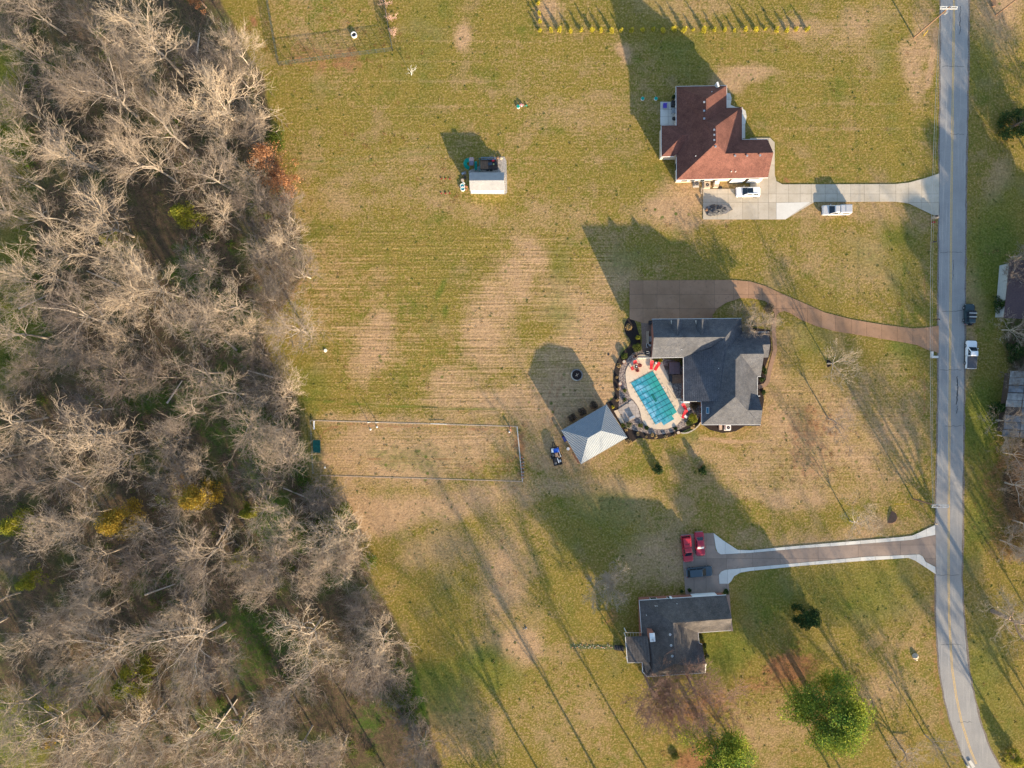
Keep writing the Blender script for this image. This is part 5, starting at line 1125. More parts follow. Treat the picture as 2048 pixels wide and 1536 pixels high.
for i, (x, y) in enumerate(((365, 335), (305, 672), (1197, 1420), (540, 245))):
    p = Z3(x, y, .03); lb = ('clay pot near the big boxwood', 'clay pot on the rock bed left of the pool', 'clay pot at the left end of the stone edging', 'clay pot at the top corner of the pool deck')[i]
    o = thing('clay_pot', lb, 'pot', p, i * .4, 'terracotta pots in the pool garden'); part('pot', MB().cyl((0, 0, 0), (0, 0, .45), .22, .34, 14), m_orange, o); part('soil', MB().cyl((0, 0, .44), (0, 0, .465), .29, .29, 14), m_stone if i != 3 else m_mulch, o)
for i, (x, y, r, lb) in enumerate(((380, 780, .45, 'low green plant on rocks left of the pool'), (380, 920, .5, 'dark green shrub on rocks above the stamped patio'), (430, 1300, .8, 'wide green shrub below the stamped patio'), (620, 1310, .6, 'green shrub on the rocks under the pool'), (715, 1350, .5, 'low green plant on rocks right of the last'), (1155, 1360, .4, 'green plant on the rocks at the pool bottom right'), (350, 1310, .5, 'yellow green shrub beside the pavilion corner'))):
    shrub('green_shrub', lb, Z3(x, y, .04), r, r, m_lf_dark if i % 3 else m_lf_box, 700, 50 + i, size=.07)
shrub('green_shrub', 'yellow green shrub beside the red loungers and house wall', Z3(1410, 1200), 1.1, 1.3, m_lf_cedar, 2600, 61)
shrub('green_shrub', 'low yellow green shrub right below the yellow green one', Z3(1370, 1265), .8, .8, m_lf_box, 1500, 62)
shrub('green_shrub', 'green bush under the eave behind the red loungers', Z3(860, 300), .75, .8, m_lf_box, 1400, 63)
shrub('green_shrub', 'bright green bush touching the slanting lounger', Z3(930, 305), .6, .8, m_lf_yel, 900, 64)
shrub('green_shrub', 'bush between hot tub and house wall', Z2(690, 790), .5, 1.0, m_lf_box, 900, 65)
shrub('bare_shrub', 'tangled brown shrub in the bed beside the brick wall', Z2(800, 1160), .9, .8, leafm('brown_stems', (.10, .07, .045), (.14, .10, .06), (.2, .16, .1)), 1500, 66)
shrub('round_shrub', 'dark round shrub in the driveway circle', P(1536, 617), 1.2, 1.2, leafm('grey_dry_leaves', (.10, .085, .07), (.16, .14, .11), (.25, .22, .18)), 2200, 67)
for i, (x, y) in enumerate(((1395, 840), (1400, 870), (1380, 935), (1395, 1045))): shrub('foundation_shrub', ('top', 'second', 'third', 'lowest')[i] + ' low shrub in the front bed along the walkway', Z2(x, y), .55, .6, m_lf_dark, 700, 70 + i, 'front bed shrubs')
for i, (x, y, lb) in enumerate(((1466, 1180, 'dark clipped shrub at the right corner of the white garage door'), (1378, 1180, 'small dark shrub left of the white garage door'), (1363, 1182, 'tiny dark shrub further left along the brick wall'))):
    shrub('clipped_shrub', lb, P(x - 18 + 3, y + 3) if i == 0 else P(x, y), (.7, .42, .35)[i], (.9, .6, .5)[i], m_lf_dark, 1100, 80 + i)
for i, (x, y) in enumerate(((1401, 1272), (1408, 1290), (1412, 1310))): shrub('foundation_shrub', ('upper', 'middle', 'lower')[i] + ' brown green shrub by the front door of the charcoal roofed house', P(x, y), .6, .7, m_lf_dark, 900, 85 + i)
shrub('flower_clump', 'leafy clump with white blooms at the bottom of the lawn', P(1350, 1512), 1.0, .6, m_lf_box, 1200, 90)
for i, (x, y, r) in enumerate(((1655, 727, .75), (1780, 1034, 1.3))):
    struct('mulch_ring', MB().cyl(P(x, y, 0), P(x, y, .05 + .01 * i), r, r * .95, 20), m_mulch if i == 0 else M('red_mulch', (.16, .08, .05), (.22, .12, .07), 5))
# narrow bed that runs west from the charcoal roofed house
bed = []
for k in range(26):
    x = 1145 + k * 3.2; y = 1291 + RS.uniform(-4, 4) + k * .08; p = P(x, y)
    tag(part('garden_stone', MB().cyl(p, p + Vector((0, 0, .14)), RS.uniform(.09, .17), .07, 7), m_stone if k % 3 else m_orange), 'pale stone in the strip bed running left from charcoal roofed house', 'stone', 'stones in the narrow strip bed')
struct('strip_bed', MB().prism(PL([(1140, 1288), (1226, 1290), (1250, 1292), (1250, 1302), (1225, 1299), (1140, 1297)]), 0, .02), M('strip_bed_soil', (.13, .12, .05), (.07, .09, .02), 3))
o = thing('stair', 'dark stair lane beside the porch roof', 'steps', P(1240, 1295)); [part('step', MB().box((-.9 + k * .45, 0, .08 + .1 * k), (.45, .9, .16 + .2 * k)), m_black, o) for k in range(4)]

# ---------------------------------------------------------------- vehicles
def rring(z, x0, x1, hw, c_=.3, n=5, taper=0):
    pts = []
    for cx, cy, a0 in ((x1 - c_, hw - c_, 0), (x0 + c_, hw - c_, PI / 2), (x0 + c_, -hw + c_, PI), (x1 - c_, -hw + c_, 1.5 * PI)):
        for k in range(n): a = a0 + k * PI / 2 / (n - 1); pts.append((cx + c_ * math.cos(a), cy + c_ * math.sin(a), z))
    return pts
def vehicle(name, label, cat, px_, py_, rz, L, W, kind, mat, H=1.7, roofm=None, extra=None, group=None):
    o = thing(name, label, cat, P(px_, py_), rz, group); h = L / 2; hw = W / 2; bz = .95 if kind != 'sedan' else .82
    if kind == 'pickup' or kind == 'topper': cab = (-h * .14, h * .55, h * .0, h * .20)
    elif kind == 'sedan': cab = (-h * .62, h * .42, -h * .33, h * .12)
    elif kind == 'jeep': cab = (-h * .92, h * .38, -h * .88, h * .26)
    else: cab = (-h * .93, h * .50, -h * .80, h * .12)
    body = MB().loft([rring(.28, -h + .08, h - .12, hw - .05), rring(.42, -h, h, hw, .32), rring(bz - .22, -h, h - .02, hw, .34), rring(bz - .05, -h + .04, h - .12, hw - .05, .34), rring(bz, -h + .1, h - .3, hw - .13, .34)])
    if kind == 'pickup':
        body = MB().loft([rring(.28, -h * .12, h - .12, hw - .05), rring(.42, -h * .12, h, hw, .32), rring(bz - .22, -h * .12, h - .02, hw, .34), rring(bz - .05, -h * .12, h - .12, hw - .05, .34), rring(bz, -h * .10, h - .3, hw - .13, .34)])
        body.box((-h * .55, 0, .5), (h * .86, W - .1, .25))
        for s_ in (-1, 1): body.box((-h * .55, s_ * (hw - .07), .75), (h * .86, .12, .5))
        body.box((-h + .06, 0, .75), (.1, W - .08, .5)); body.box((-h * .13, 0, .75), (.1, W - .2, .5))
    z1 = H; x0, x1, t0, t1 = cab; hb, ht = hw - .12, hw - .30
    if kind in ('pickup', 'topper'): t0 = x0 + .12
    body.loft([rring(bz - .02, x0, x1, hb, .15), rring(z1 - .07, t0 - .05, t1 + .08, ht + .03, .15), rring(z1, t0 + .08, t1 - .08, ht - .08, .15)])
    part('body', body, mat, o, smooth=False)
    def quad(nm, a, b, c_, d_, m_=m_glass, t_=.012):
        nrm_ = (Vector(b) - Vector(a)).cross(Vector(d_) - Vector(a)).normalized() * t_
        v_ = [Vector(q) for q in (a, b, c_, d_)]; part(nm, MB().add([q + nrm_ for q in v_] + [q - nrm_ for q in v_], [(0, 1, 2, 3), (7, 6, 5, 4), (0, 4, 5, 1), (1, 5, 6, 2), (2, 6, 7, 3), (3, 7, 4, 0)]), m_, o)
    zb, zt = bz + .06, z1 - .1
    f_ = lambda s0_, s1_, z: s0_ + (s1_ - s0_) * (z - bz) / (z1 - .07 - bz)
    quad('windshield', (f_(x1, t1 + .08, zb), -hb + .12, zb), (f_(x1, t1 + .08, zb), hb - .12, zb), (f_(x1, t1 + .08, zt), ht - .1, zt), (f_(x1, t1 + .08, zt), -ht + .1, zt), m_glass, .02)
    quad('rear_window', (f_(x0, t0 - .05, zb), hb - .14, zb + .05), (f_(x0, t0 - .05, zb), -hb + .14, zb + .05), (f_(x0, t0 - .05, zt), -ht + .1, zt), (f_(x0, t0 - .05, zt), ht - .1, zt), m_glass, .02)
    nwin = 2
    for s_ in (-1, 1):
        yb = s_ * (f_(hb, ht + .03, zb + .06)); yt = s_ * f_(hb, ht + .03, zt)
        xa, xb = x0 + .25, x1 - .35; ta, tb = t0 + .1, t1 - .05
        for k in range(nwin):
            u0_, u1_ = k / nwin + .03, (k + 1) / nwin - .03
            q = [(xa + (xb - xa) * u0_, yb, zb + .06), (xa + (xb - xa) * u1_, yb, zb + .06), (ta + (tb - ta) * u1_, yt, zt), (ta + (tb - ta) * u0_, yt, zt)]
            quad('side_window', *(q if s_ < 0 else q[::-1]))
        part('mirror', MB().box((x1 - .35, s_ * (hw + .06), bz + .1), (.12, .2, .14)), mat, o)
        part('headlight', MB().box((h - .12, s_ * (hw - .28), bz - .3), (.16, .36, .14)), m_lamp, o)
        part('tail_light', MB().box((-h + .03, s_ * (hw - .16), bz - .25), (.08, .16, .3)), m_redl, o)
        for x in (h * .62, -h * .6):
            w_ = part('wheel', MB().cyl((x, s_ * (hw - .2), .36), (x, s_ * (hw + .02), .36), .36, .36, 16), m_tyre, o); part('rim', MB().cyl((x, s_ * (hw + .0), .36), (x, s_ * (hw + .035), .36), .22, .2, 12), m_rim, w_)
    part('bumper', MB().box((h - .02, 0, .45), (.12, W - .3, .18)), m_black, o); part('bumper', MB().box((-h + .0, 0, .45), (.12, W - .3, .16)), m_steel, o)
    part('grille', MB().box((h - .01, 0, .62), (.08, W * .45, .16)), m_black, o)
    if extra: extra(o, h, hw, bz, z1, cab)
    return o
def x_suv(o, h, hw, bz, z1, cab):
    part('sunroof', MB().box((-.15, 0, z1 + .01), (1.15, .9, .03)), m_glass, o)
    for s_ in (-1, 1): part('roof_rail', MB().box((-.5, s_ * (hw - .36), z1 + .04), (2.2, .05, .05)), m_steel, o)
def x_topper(o, h, hw, bz, z1, cab):
    part('truck_cap', MB().loft([rring(bz, -h + .05, -h * .12, hw - .06, .1), rring(z1 - .02, -h + .15, -h * .14, hw - .18, .1), rring(z1 + .05, -h + .25, -h * .18, hw - .32, .1)]), o.children[0].data.materials[0], o)
    for s_ in (-1, 1): part('cap_window', MB().box((-h * .58, s_ * (hw - .115), (bz + z1) / 2 + .02), (1.3, .03, .3), rx=s_ * .17), m_glass, o)
    part('cap_rail', MB().box((-h * .5, 0, z1 + .08), (.05, W_ if False else 1.3, .04)), m_steel, o)
def x_tonneau(o, h, hw, bz, z1, cab): part('bed_cover', MB().box((-h * .56, 0, 1.02), (h * .84, hw * 2 - .1, .05)), M('dark_bed_cover', (.06, .065, .08), (.08, .085, .1), rough=.5), o)
def x_redbed(o, h, hw, bz, z1, cab):
    part('bed_liner', MB().box((-h * .55, 0, .65), (h * .8, hw * 2 - .3, .06)), m_black, o)
    part('truck_cap', MB().loft([rring(1.0, -h + .35, -h * .12, hw - .22, .15), rring(1.62, -h + .42, -h * .14, hw - .28, .15), rring(1.68, -h + .5, -h * .18, hw - .36, .15)]), p_red, o)
    part('cap_rail', MB().box((-h * .4, 0, 1.70), (.06, 1.1, .04)), m_black, o)
def x_shade(o, h, hw, bz, z1, cab): part('sun_shade', MB().box((h * .27, 0, 1.16), (.62, 1.25, .03), ry=.66), M('silver_sun_shade', (.75, .75, .74), (.55, .55, .55), 4, .3), o)
def x_jeep(o, h, hw, bz, z1, cab):
    for x in (.1, -.65): part('roof_bar', MB().box((x, 0, z1 + .1), (.1, 1.45, .08)), m_white, o)
    part('spare_wheel', MB().cyl((-h - .02, 0, .95), (-h - .22, 0, .95), .36, .36, 16), m_tyre, o)
    part('soft_top', MB().box((-.25, 0, z1 + .02), (1.7, 1.3, .05)), m_black, o)
    for s_ in (-1, 1): part('fender_flare', MB().box((h * .62, s_ * (hw + .03), .78), (.9, .2, .06)).box((-h * .6, s_ * (hw + .03), .78), (.9, .2, .06)), m_black, o)
vehicle('suv', 'white SUV with dark sunroof parked at the garage of the red roofed house', 'car', 1493.5, 385.5, PI + .02, 4.9, 1.95, 'suv', p_white, 1.72, extra=x_suv)
vehicle('pickup_truck', 'silver white pickup with a bed cap parked on grass beside the concrete drive', 'pickup truck', 1669, 422, PI + .015, 5.75, 2.0, 'topper', p_silver, 1.82, extra=x_topper)
vehicle('pickup_truck', 'red pickup with cap and black bed on the brown parking pad', 'pickup truck', 1372.5, 1095.5, -PI / 2 + .12, 5.3, 1.95, 'pickup', p_red, 1.75, extra=x_redbed)
vehicle('sedan', 'crimson car with a silver sun shade behind its windshield', 'car', 1398, 1086.5, -PI / 2 + .08, 4.75, 1.85, 'sedan', p_dred, 1.45, extra=x_shade)
vehicle('pickup_truck', 'dark slate SUV parked across below the two red vehicles', 'car', 1397, 1142, .09, 5.1, 1.95, 'suv', p_slate, 1.75)
vehicle('jeep', 'dark open jeep with two pale roof bars on the road verge', 'jeep', 1934, 629, PI / 2 - .02, 4.1, 1.8, 'jeep', p_jeep, 1.85, extra=x_jeep)
vehicle('pickup_truck', 'white pickup with dark bed cover parked on the road verge below the jeep', 'pickup truck', 1938, 709.5, PI / 2 - .03, 5.6, 2.0, 'pickup', p_white, 1.8, extra=x_tonneau)

# ---------------------------------------------------------------- tarp-covered boat on the drive
rb = np.random.RandomState(8)
tb = thing('covered_boat', 'boat under a crumpled charcoal tarp at the end of the concrete drive', 'boat', P(1436, 421), .06)
rings = []
for i in range(15):
    t_ = i / 14; x = -2.35 + 5.2 * t_; w = 1.05 * (1 - max(0, (t_ - .35) / .65) ** 1.9) * (.75 + .25 * min(1, t_ * 5)) + .03; hh = (.85 + .35 * math.sin(t_ * 5) * (1 - t_)) * (1 - .5 * t_ ** 3) * (.6 + .4 * min(1, t_ * 5))
    rings.append([(x + rb.normal(0, .03), w * math.cos(a) * (1 + .08 * rb.normal()), max(.02, hh * math.sin(a) ** .7 * (1 + .12 * rb.normal()))) for a in [PI * k / 12 for k in range(13)]])
mb = MB(); n = 13
vv = [p for r in rings for p in r]; mb.add(vv, [(k * n + i, k * n + i + 1, (k + 1) * n + i + 1, (k + 1) * n + i) for k in range(14) for i in range(n - 1)] + [tuple(range(n)), tuple(range(14 * n + n - 1, 14 * n - 1, -1))])
part('tarp', mb, m_tarp, tb); part('hull', MB().loft([[(x, y * .5, .1) for x, y in ((-2.2, -1), (1.4, -1), (2.6, 0), (1.4, 1), (-2.2, 1))], [(x, y * .85, .6) for x, y in ((-2.2, -1), (1.4, -1), (2.5, 0), (1.4, 1), (-2.2, 1))]]), m_dstone, tb)
part('outboard_motor', MB().box((-2.5, .1, .7), (.4, .35, .55)).box((-2.55, .1, .3), (.14, .12, .6)), m_wood, tb)
# clutter by the cream wall
tag(part('rubbish_bin', MB().box(Z1(718, 1112) + Vector((0, 0, .5)), (.9, .9, 1.0)).box(Z1(718, 1112) + Vector((0, 0, 1.03)), (.98, .98, .08)), m_pale), 'tan storage bin next to the beige air conditioner', 'bin')
tag(part('white_cooler', MB().box(Z1(722, 1096) + Vector((0, 0, 1.25)), (.8, .5, .36)).box(Z1(722, 1096) + Vector((0, 0, 1.45)), (.84, .54, .05)), m_white), 'white cooler on top of the tan storage bin', 'cooler')
tag(part('storage_crate', MB().box(Z1(767, 1133) + Vector((0, 0, .25)), (.6, .45, .5)).box(Z1(767, 1133) + Vector((0, 0, .52)), (.35, .25, .06)), m_black), 'black crate with pale lid beside the tan bin', 'crate')
tag(part('firewood_pile', MB().cyl(Z1(585, 1130) + Vector((0, 0, .1)), Z1(585, 1190) + Vector((0, 0, .1)), .08, .08, 6).cyl(Z1(592, 1130) + Vector((0, 0, .1)), Z1(594, 1190) + Vector((0, 0, .1)), .08, .08, 6), m_pale), 'two pale timbers lying left of the beige air conditioner', 'timber')
o = thing('patio_chair', 'purple cushioned chair on the concrete patio', 'chair', Z1(236, 352, .12)); part('seat', MB().box((0, 0, .35), (.75, .75, .18)), m_purple, o); part('backrest', MB().box((0, .36, .62), (.75, .12, .5)), m_purple, o); [part('leg', MB().box((a, b, .13), (.06, .06, .26)), m_black, o) for a in (-.3, .3) for b in (-.3, .3)]
o = thing('grill', 'black grill with round lid on the patio by the house', 'grill', Z1(318, 482, .12)); part('lid', MB().cyl((0, 0, .85), (0, 0, 1.05), .42, .25, 14), m_black, o); part('bowl', MB().cyl((0, 0, .65), (0, 0, .85), .25, .42, 14), m_black, o); [part('leg', MB().cyl((.25 * math.cos(a), .25 * math.sin(a), 0), (.15 * math.cos(a), .15 * math.sin(a), .7), .025, .025, 5), m_steel, o) for a in (0, 2.1, 4.2)]
o = thing('patio_table', 'grey table on the patio between grill and black cabinet', 'table', Z1(316, 402, .12)); part('table_top', MB().box((0, 0, .7), (.75, .95, .05)), m_steel, o); [part('leg', MB().box((a, b, .35), (.05, .05, .7)), m_black, o) for a in (-.3, .3) for b in (-.4, .4)]
tag(part('patio_cabinet', MB().box(Z1(314, 335, .12) + Vector((0, 0, .5)), (.8, .95, 1.0)).box(Z1(314, 335, .12) + Vector((0, 0, 1.03)), (.86, 1.0, .06)), m_black), 'black cabinet at the top of the concrete patio', 'cabinet')
o = thing('potted_plant', 'potted dark plant above the patio against the wall', 'plant', Z1(316, 268)); part('pot', MB().cyl((0, 0, 0), (0, 0, .4), .2, .3, 10), m_black, o); part('leaves', leaf_mesh('leaves', [(0, 0, .7, .4, .4, .4)], 260, .09, m_lf_dark, 3), None, o)
for i, (x, y, lb) in enumerate(((1285, 198, 'green septic lid furthest left of the red roofed house'), (1311.5, 198, 'green septic lid closest to the patio'), (1036.5, 214, 'green septic lid beside the pink ornament on the open lawn'))):
    o = thing('septic_lid', lb, 'septic lid', P(x, y), 0, 'green septic riser lids'); part('riser', MB().cyl((0, 0, 0), (0, 0, .28), .36, .36, 18), m_white, o); part('lid', MB().cyl((0, 0, .28), (0, 0, .34), .34, .32, 18), m_teal, o)
o = thing('pink_ornament', 'small pink and white flower ornament on the open lawn', 'ornament', P(1043, 211)); part('blossom', leaf_mesh('blossom', [(-.1, .05, .3, .28, .2, .14), (.25, 0, .25, .2, .16, .1)], 260, .08, m_pink, 4), None, o); part('stake', MB().cyl((0, 0, 0), (0, 0, .3), .03, .03, 6), m_green, o); part('base', MB().cyl((0, 0, 0), (.1, 0, .1), .3, .2, 10), m_pink, o)
tag(part('watering_can', MB().cyl(P(1053, 211, .0), P(1053, 211, .25), .16, .13, 10).cyl(P(1051, 211.5, .1), P(1047, 213, .28), .03, .04, 6), m_teal), 'small green watering can right of the pink ornament', 'watering can')

# ---------------------------------------------------------------- shed and play yard
sh = thing('garden_shed', 'white shed with galvanised gable roof on gravel in the upper lawn', 'shed', Z6(970, 1080))
s = [Z6(675, 895, 2.3), Z6(1268, 895, 2.3), Z6(1262, 1031, 3.15), Z6(672, 1033, 3.15), Z6(680, 1206, 2.2), Z6(1280, 1206, 2.2)]
part('roof', MB().slab([s[0], s[1], s[2], s[3]], .05).slab([s[3], s[2], s[5], s[4]], .05), m_shedroof, sh, world=True)
mb = MB()
for i in range(1, 30):
    t_ = i / 30
    for a, b, c_, d_ in ((s[0], s[1], s[3], s[2]), (s[4], s[5], s[3], s[2])): p, q = a.lerp(b, t_), c_.lerp(d_, t_); mb.tube([p + Vector((0, 0, .015)), q + Vector((0, 0, .015))], .02, 4)
part('roof_ribs', mb, m_shedroof, sh, world=True, kind='stuff')
wv = [Z6(690, 905, 2.2), Z6(1255, 905, 2.2), Z6(1262, 1196, 2.2), Z6(695, 1196, 2.2)]
part('wall', MB().prism(wv, 0, 2.15), m_white, sh, world=True)
for a, b, c_, s_ in ((wv[0], wv[3], s[3], 1), (wv[1], wv[2], s[2], -1)):
    m_ = Vector((a.x, s[3].y, 3.0)); a2, b2 = Vector((a.x, a.y, 2.14)), Vector((a.x if s_ == 1 else b.x, b.y, 2.14)); k_ = Vector((.05 * s_, 0, 0))
    part('gable', MB().add([a2, b2, m_, a2 + k_, b2 + k_, m_ + k_], [(0, 1, 2), (5, 4, 3)]), m_white, sh, world=True)
xs0, xs1, yw = wv[3].x, wv[2].x, wv[3].y
for k in range(14): part('wall_panel', MB().box((xs0 + (k + .5) * (xs1 - xs0) / 14, yw - .02, 1.07), ((xs1 - xs0) / 14 - .03, .03, 2.1)), m_white, sh, world=True)
# play set
pl = thing('play_set', 'green and brown play set with curved teal slide behind the shed', 'play set', Z6(720, 760))
sp = [Z6(x, y, z) for x, y, z in ((690, 690, 1.5), (640, 680, 1.3), (605, 715, .95), (600, 760, .6), (625, 800, .3), (665, 825, .12))]
mb = MB()
for a, b in zip(sp[:-1], sp[1:]):
    d = b - a; mb.box((a + b) / 2, (d.length + .12, .62, .06), math.atan2(d.y, d.x), ry=-math.atan2(d.z, math.hypot(d.x, d.y)))
    nn = Vector((-d.y, d.x, 0)).normalized() * .33
    for s_ in (-1, 1): mb.box((a + b) / 2 + nn * s_ + Vector((0, 0, .08)), (d.length + .12, .06, .18), math.atan2(d.y, d.x), ry=-math.atan2(d.z, math.hypot(d.x, d.y)))
part('slide', mb, m_teal, pl, world=True)
c0 = Z6(715, 755); part('platform', MB().box(c0 + Vector((0, 0, 1.5)), (.8, 1.5, .08)), m_wood, pl, world=True)
part('canopy', MB().slab([c0 + Vector((-.45, -.8, 1.9)), c0 + Vector((.45, -.8, 1.9)), c0 + Vector((.45, .8, 1.9)), c0 + Vector((-.45, .8, 1.9))], .05), M('mauve_canopy', (.12, .12, .17), (.1, .1, .14)), pl, world=True)
for a in (-.38, .38):
    for b in (-.7, .7): part('post', MB().box(c0 + Vector((a, b, .95)), (.1, .1, 1.9)), m_wood, pl, world=True)
c1 = Z6(785, 800); part('climbing_frame', MB().box(c1 + Vector((0, 0, .9)), (.5, 1.6, .06)).box(c1 + Vector((-.2, 0, .5)), (.05, 1.7, 1.0)).box(c1 + Vector((.2, 0, .5)), (.05, 1.7, 1.0)), m_teal, pl, world=True)
for k in range(5): part('rung', MB().box(Z6(785, 740 + k * 28, 1.0), (.55, .05, .05)), m_green, pl, world=True)
part('swing_beam', MB().box(Z6(845, 765, 1.6), (.12, 2.7, .14)), m_green, pl, world=True); [part('beam_leg', MB().cyl(Z6(845, y, 1.6), Z6(845 + dx, y, 0), .05, .05, 6), m_green, pl, world=True) for y in (655, 870) for dx in (-25, 25)]
bx = thing('flatbed_trailer', 'dark flatbed trailer loaded with junk behind the shed', 'trailer', Z6(1010, 780))
part('bed', MB().box((0, 0, .45), (3.5, 1.9, .1)), m_darkw, bx); [part('side_rail', MB().box((0, s_ * .93, .62), (3.5, .06, .25)), m_black, bx) for s_ in (-1, 1)]
for k in range(9): part('plank', MB().box((-1.55 + k * .39, 0, .52), (.36, 1.8, .03)), m_wood if k < 4 else m_darkw, bx)
[part('wheel', MB().cyl((x, s_ * .9, .28), (x, s_ * 1.08, .28), .28, .28, 12), m_tyre, bx) for x in (-.3, .4) for s_ in (-1, 1)]
part('hitch', MB().box((2.1, 0, .4), (.8, .08, .08)), m_black, bx)
for nm, lb, ct_, x, y, sz, mt in (('red_toolbox', 'red toolbox on the dark flatbed trailer', 'toolbox', 1080, 715, (.5, .3, .3), m_red), ('black_crate', 'black crate at the right end of the flatbed trailer', 'crate', 1130, 765, (.5, .6, .4), m_black), ('slate_case', 'slate blue case in the middle of the flatbed trailer', 'case', 1030, 770, (.8, .5, .3), M('slate_case', (.05, .07, .1))), ('yellow_bucket', 'small pale yellow bucket on the flatbed trailer', 'bucket', 1090, 775, (.22, .22, .3), M('pale_yellow', (.6, .6, .25)))):
    tag(part(nm, MB().box(Z6(x, y) + Vector((0, 0, .56 + sz[2] / 2)), sz, .2).box(Z6(x, y) + Vector((0, 0, .57 + sz[2])), (sz[0] * 1.05, sz[1] * 1.05, .04), .2), mt), lb, ct_)
ld = thing('ladder', 'pale blue ladder laid along the back of the flatbed trailer', 'ladder', Z6(1000, 660))
lm = M('pale_blue_aluminium', (.25, .38, .52), (.2, .3, .45)); [part('stile', MB().box((0, s_ * .2, .25), (3.0, .06, .08)), lm, ld) for s_ in (-1, 1)]; [part('rung', MB().box((-1.4 + k * .28, 0, .25), (.05, .4, .05)), lm, ld) for k in range(11)]
for i, (x, y, lb) in enumerate(((553, 1128, 'upper of two white tubs with teal water left of the shed'), (560, 1180, 'lower of two white tubs with teal water left of the shed'))):
    p = Z6(x, y); o = thing('plastic_tub', lb, 'tub', p); part('rim', MB().ring((0, 0), .36, .46, 0, .35, 18), m_white, o); part('water', MB().cyl((0, 0, .05), (0, 0, .27), .36, .36, 18), M('teal_water', (.03, .25, .28), (.1, .4, .45), 6, .15), o)
for i, (x, y, mt, sz, lb) in enumerate(((555, 1030, m_pale, (.6, .5, .25), 'tan board pile left of the shed'), (580, 915, m_dstone, (.9, .5, .4), 'grey box by the top left corner of the shed'), (560, 925, m_steel, (.4, .3, .5), 'pale metal can beside the grey box'), (575, 1075, m_white, (.2, .6, .2), 'white board leaning left of the shed'), (620, 1140, m_orange, (.3, .5, .15), 'orange tray against the left wall of the shed'), (600, 985, m_darkw, (.5, .4, .3), 'dark wooden box left of the shed'), (625, 1190, m_orange, (.25, .25, .1), 'orange block at the shed corner'))):
    tag(part('yard_clutter' if i != 1 else 'storage_box', MB().box(Z6(x, y) + Vector((0, 0, sz[2] / 2)), sz, .3 * i).box(Z6(x, y) + Vector((0, 0, sz[2] + .02)), (sz[0] * .9, sz[1] * .9, .03), .3 * i + .1), mt), lb, 'box')
for i, (x, y, mt, lb) in enumerate(((1155, 652, m_wood, 'brown crate on gravel right of the ladder'), (1215, 655, m_pale, 'pale crate on gravel in the corner of the pad'))): tag(part('wooden_crate', MB().box(Z6(x, y) + Vector((0, 0, .2)), (.5, .35, .4), .4).box(Z6(x, y) + Vector((0, 0, .42)), (.4, .28, .03), .4), mt), lb, 'crate')
for i, (x, y) in enumerate(((195, 1005), (265, 1005), (338, 1008), (195, 1252), (265, 1254), (338, 1250))):
    o = thing('red_stake', ('upper' if i < 3 else 'lower') + ' row, ' + ('left', 'middle', 'right')[i % 3] + ' of the short dark red stakes in the lawn', 'stake', Z6(x, y), 0, 'six short stakes left of the shed'); part('stake', MB().cyl((0, 0, 0), (0, 0, .1), .05, .05, 6), m_brick, o); part('cap', MB().box((0, 0, .1), (.28, .2, .06), i), m_dkred, o)

# ---------------------------------------------------------------- loaded utility trailer
tr = thing('utility_trailer', 'utility trailer piled with junk under a blue tarp left of the pavilion', 'trailer', P(1112, 911), -PI / 2 + .22 + PI)
part('bed', MB().box((0, 0, .5), (3.6, 1.75, .1)), m_darkw, tr)
for s_ in (-1, 1):
    part('side_rail', MB().box((0, s_ * .86, .9), (3.6, .05, .06)).box((0, s_ * .86, .65), (3.6, .05, .06)), m_black, tr)
    for x in (-1.75, -.6, .6, 1.75): part('stake_post', MB().box((x, s_ * .86, .7), (.06, .06, .5)), m_black, tr)
    w_ = part('wheel', MB().cyl((-.2, s_ * .9, .32), (-.2, s_ * 1.1, .32), .32, .32, 14), m_tyre, tr); part('rim', MB().cyl((-.2, s_ * 1.09, .32), (-.2, s_ * 1.12, .32), .17, .17, 10), m_rim, w_)
part('tongue', MB().cyl((1.8, .4, .45), (2.9, 0, .42), .05, .05, 6).cyl((1.8, -.4, .45), (2.9, 0, .42), .05, .05, 6), m_black, tr); part('tailgate', MB().box((-1.82, 0, .75), (.06, 1.7, .55)), m_black, tr)
TR = Matrix.Translation(tr.location) @ Matrix.Rotation(tr.rotation_euler[2], 4, 'Z')
ra = random.Random(6)
junk = [('blue_tarp', 'crumpled blue tarp at the front of the trailer load', 'tarp', (1.05, -.25, .95), (.9, 1.1, .3), m_blue), ('white_board', 'white panel under the blue tarp on the trailer', 'panel', (1.2, .45, .92), (.8, .6, .1), m_white), ('cardboard_box', 'brown cardboard box in the middle of the trailer load', 'box', (.25, -.1, 1.0), (.8, .6, .55), M('cardboard', (.42, .26, .16), (.36, .22, .14))), ('white_pipe', 'long white pipe along the side of the trailer load', 'pipe', (.6, -.72, 1.05), (2.0, .09, .09), m_white), ('black_bag', 'black bag at the rear of the trailer load', 'bag', (-.7, .35, .85), (.9, .7, .5), m_black), ('white_plank', 'white plank standing out of the rear trailer load', 'plank', (-.9, -.15, 1.1), (1.1, .16, .08), m_white), ('metal_chair', 'folded metal chair on the rear of the trailer', 'chair', (-1.1, -.5, .9), (.5, .4, .35), m_steel), ('black_case', 'black case at the left side of the trailer load', 'case', (.3, .55, .85), (.7, .45, .4), m_tarp), ('slate_box', 'slate box at the rear corner of the trailer', 'box', (-1.4, .4, .75), (.45, .5, .35), m_dstone), ('tan_board', 'tan board lying beside the cardboard box', 'board', (-.25, -.45, .82), (.4, .3, .2), m_pale)]
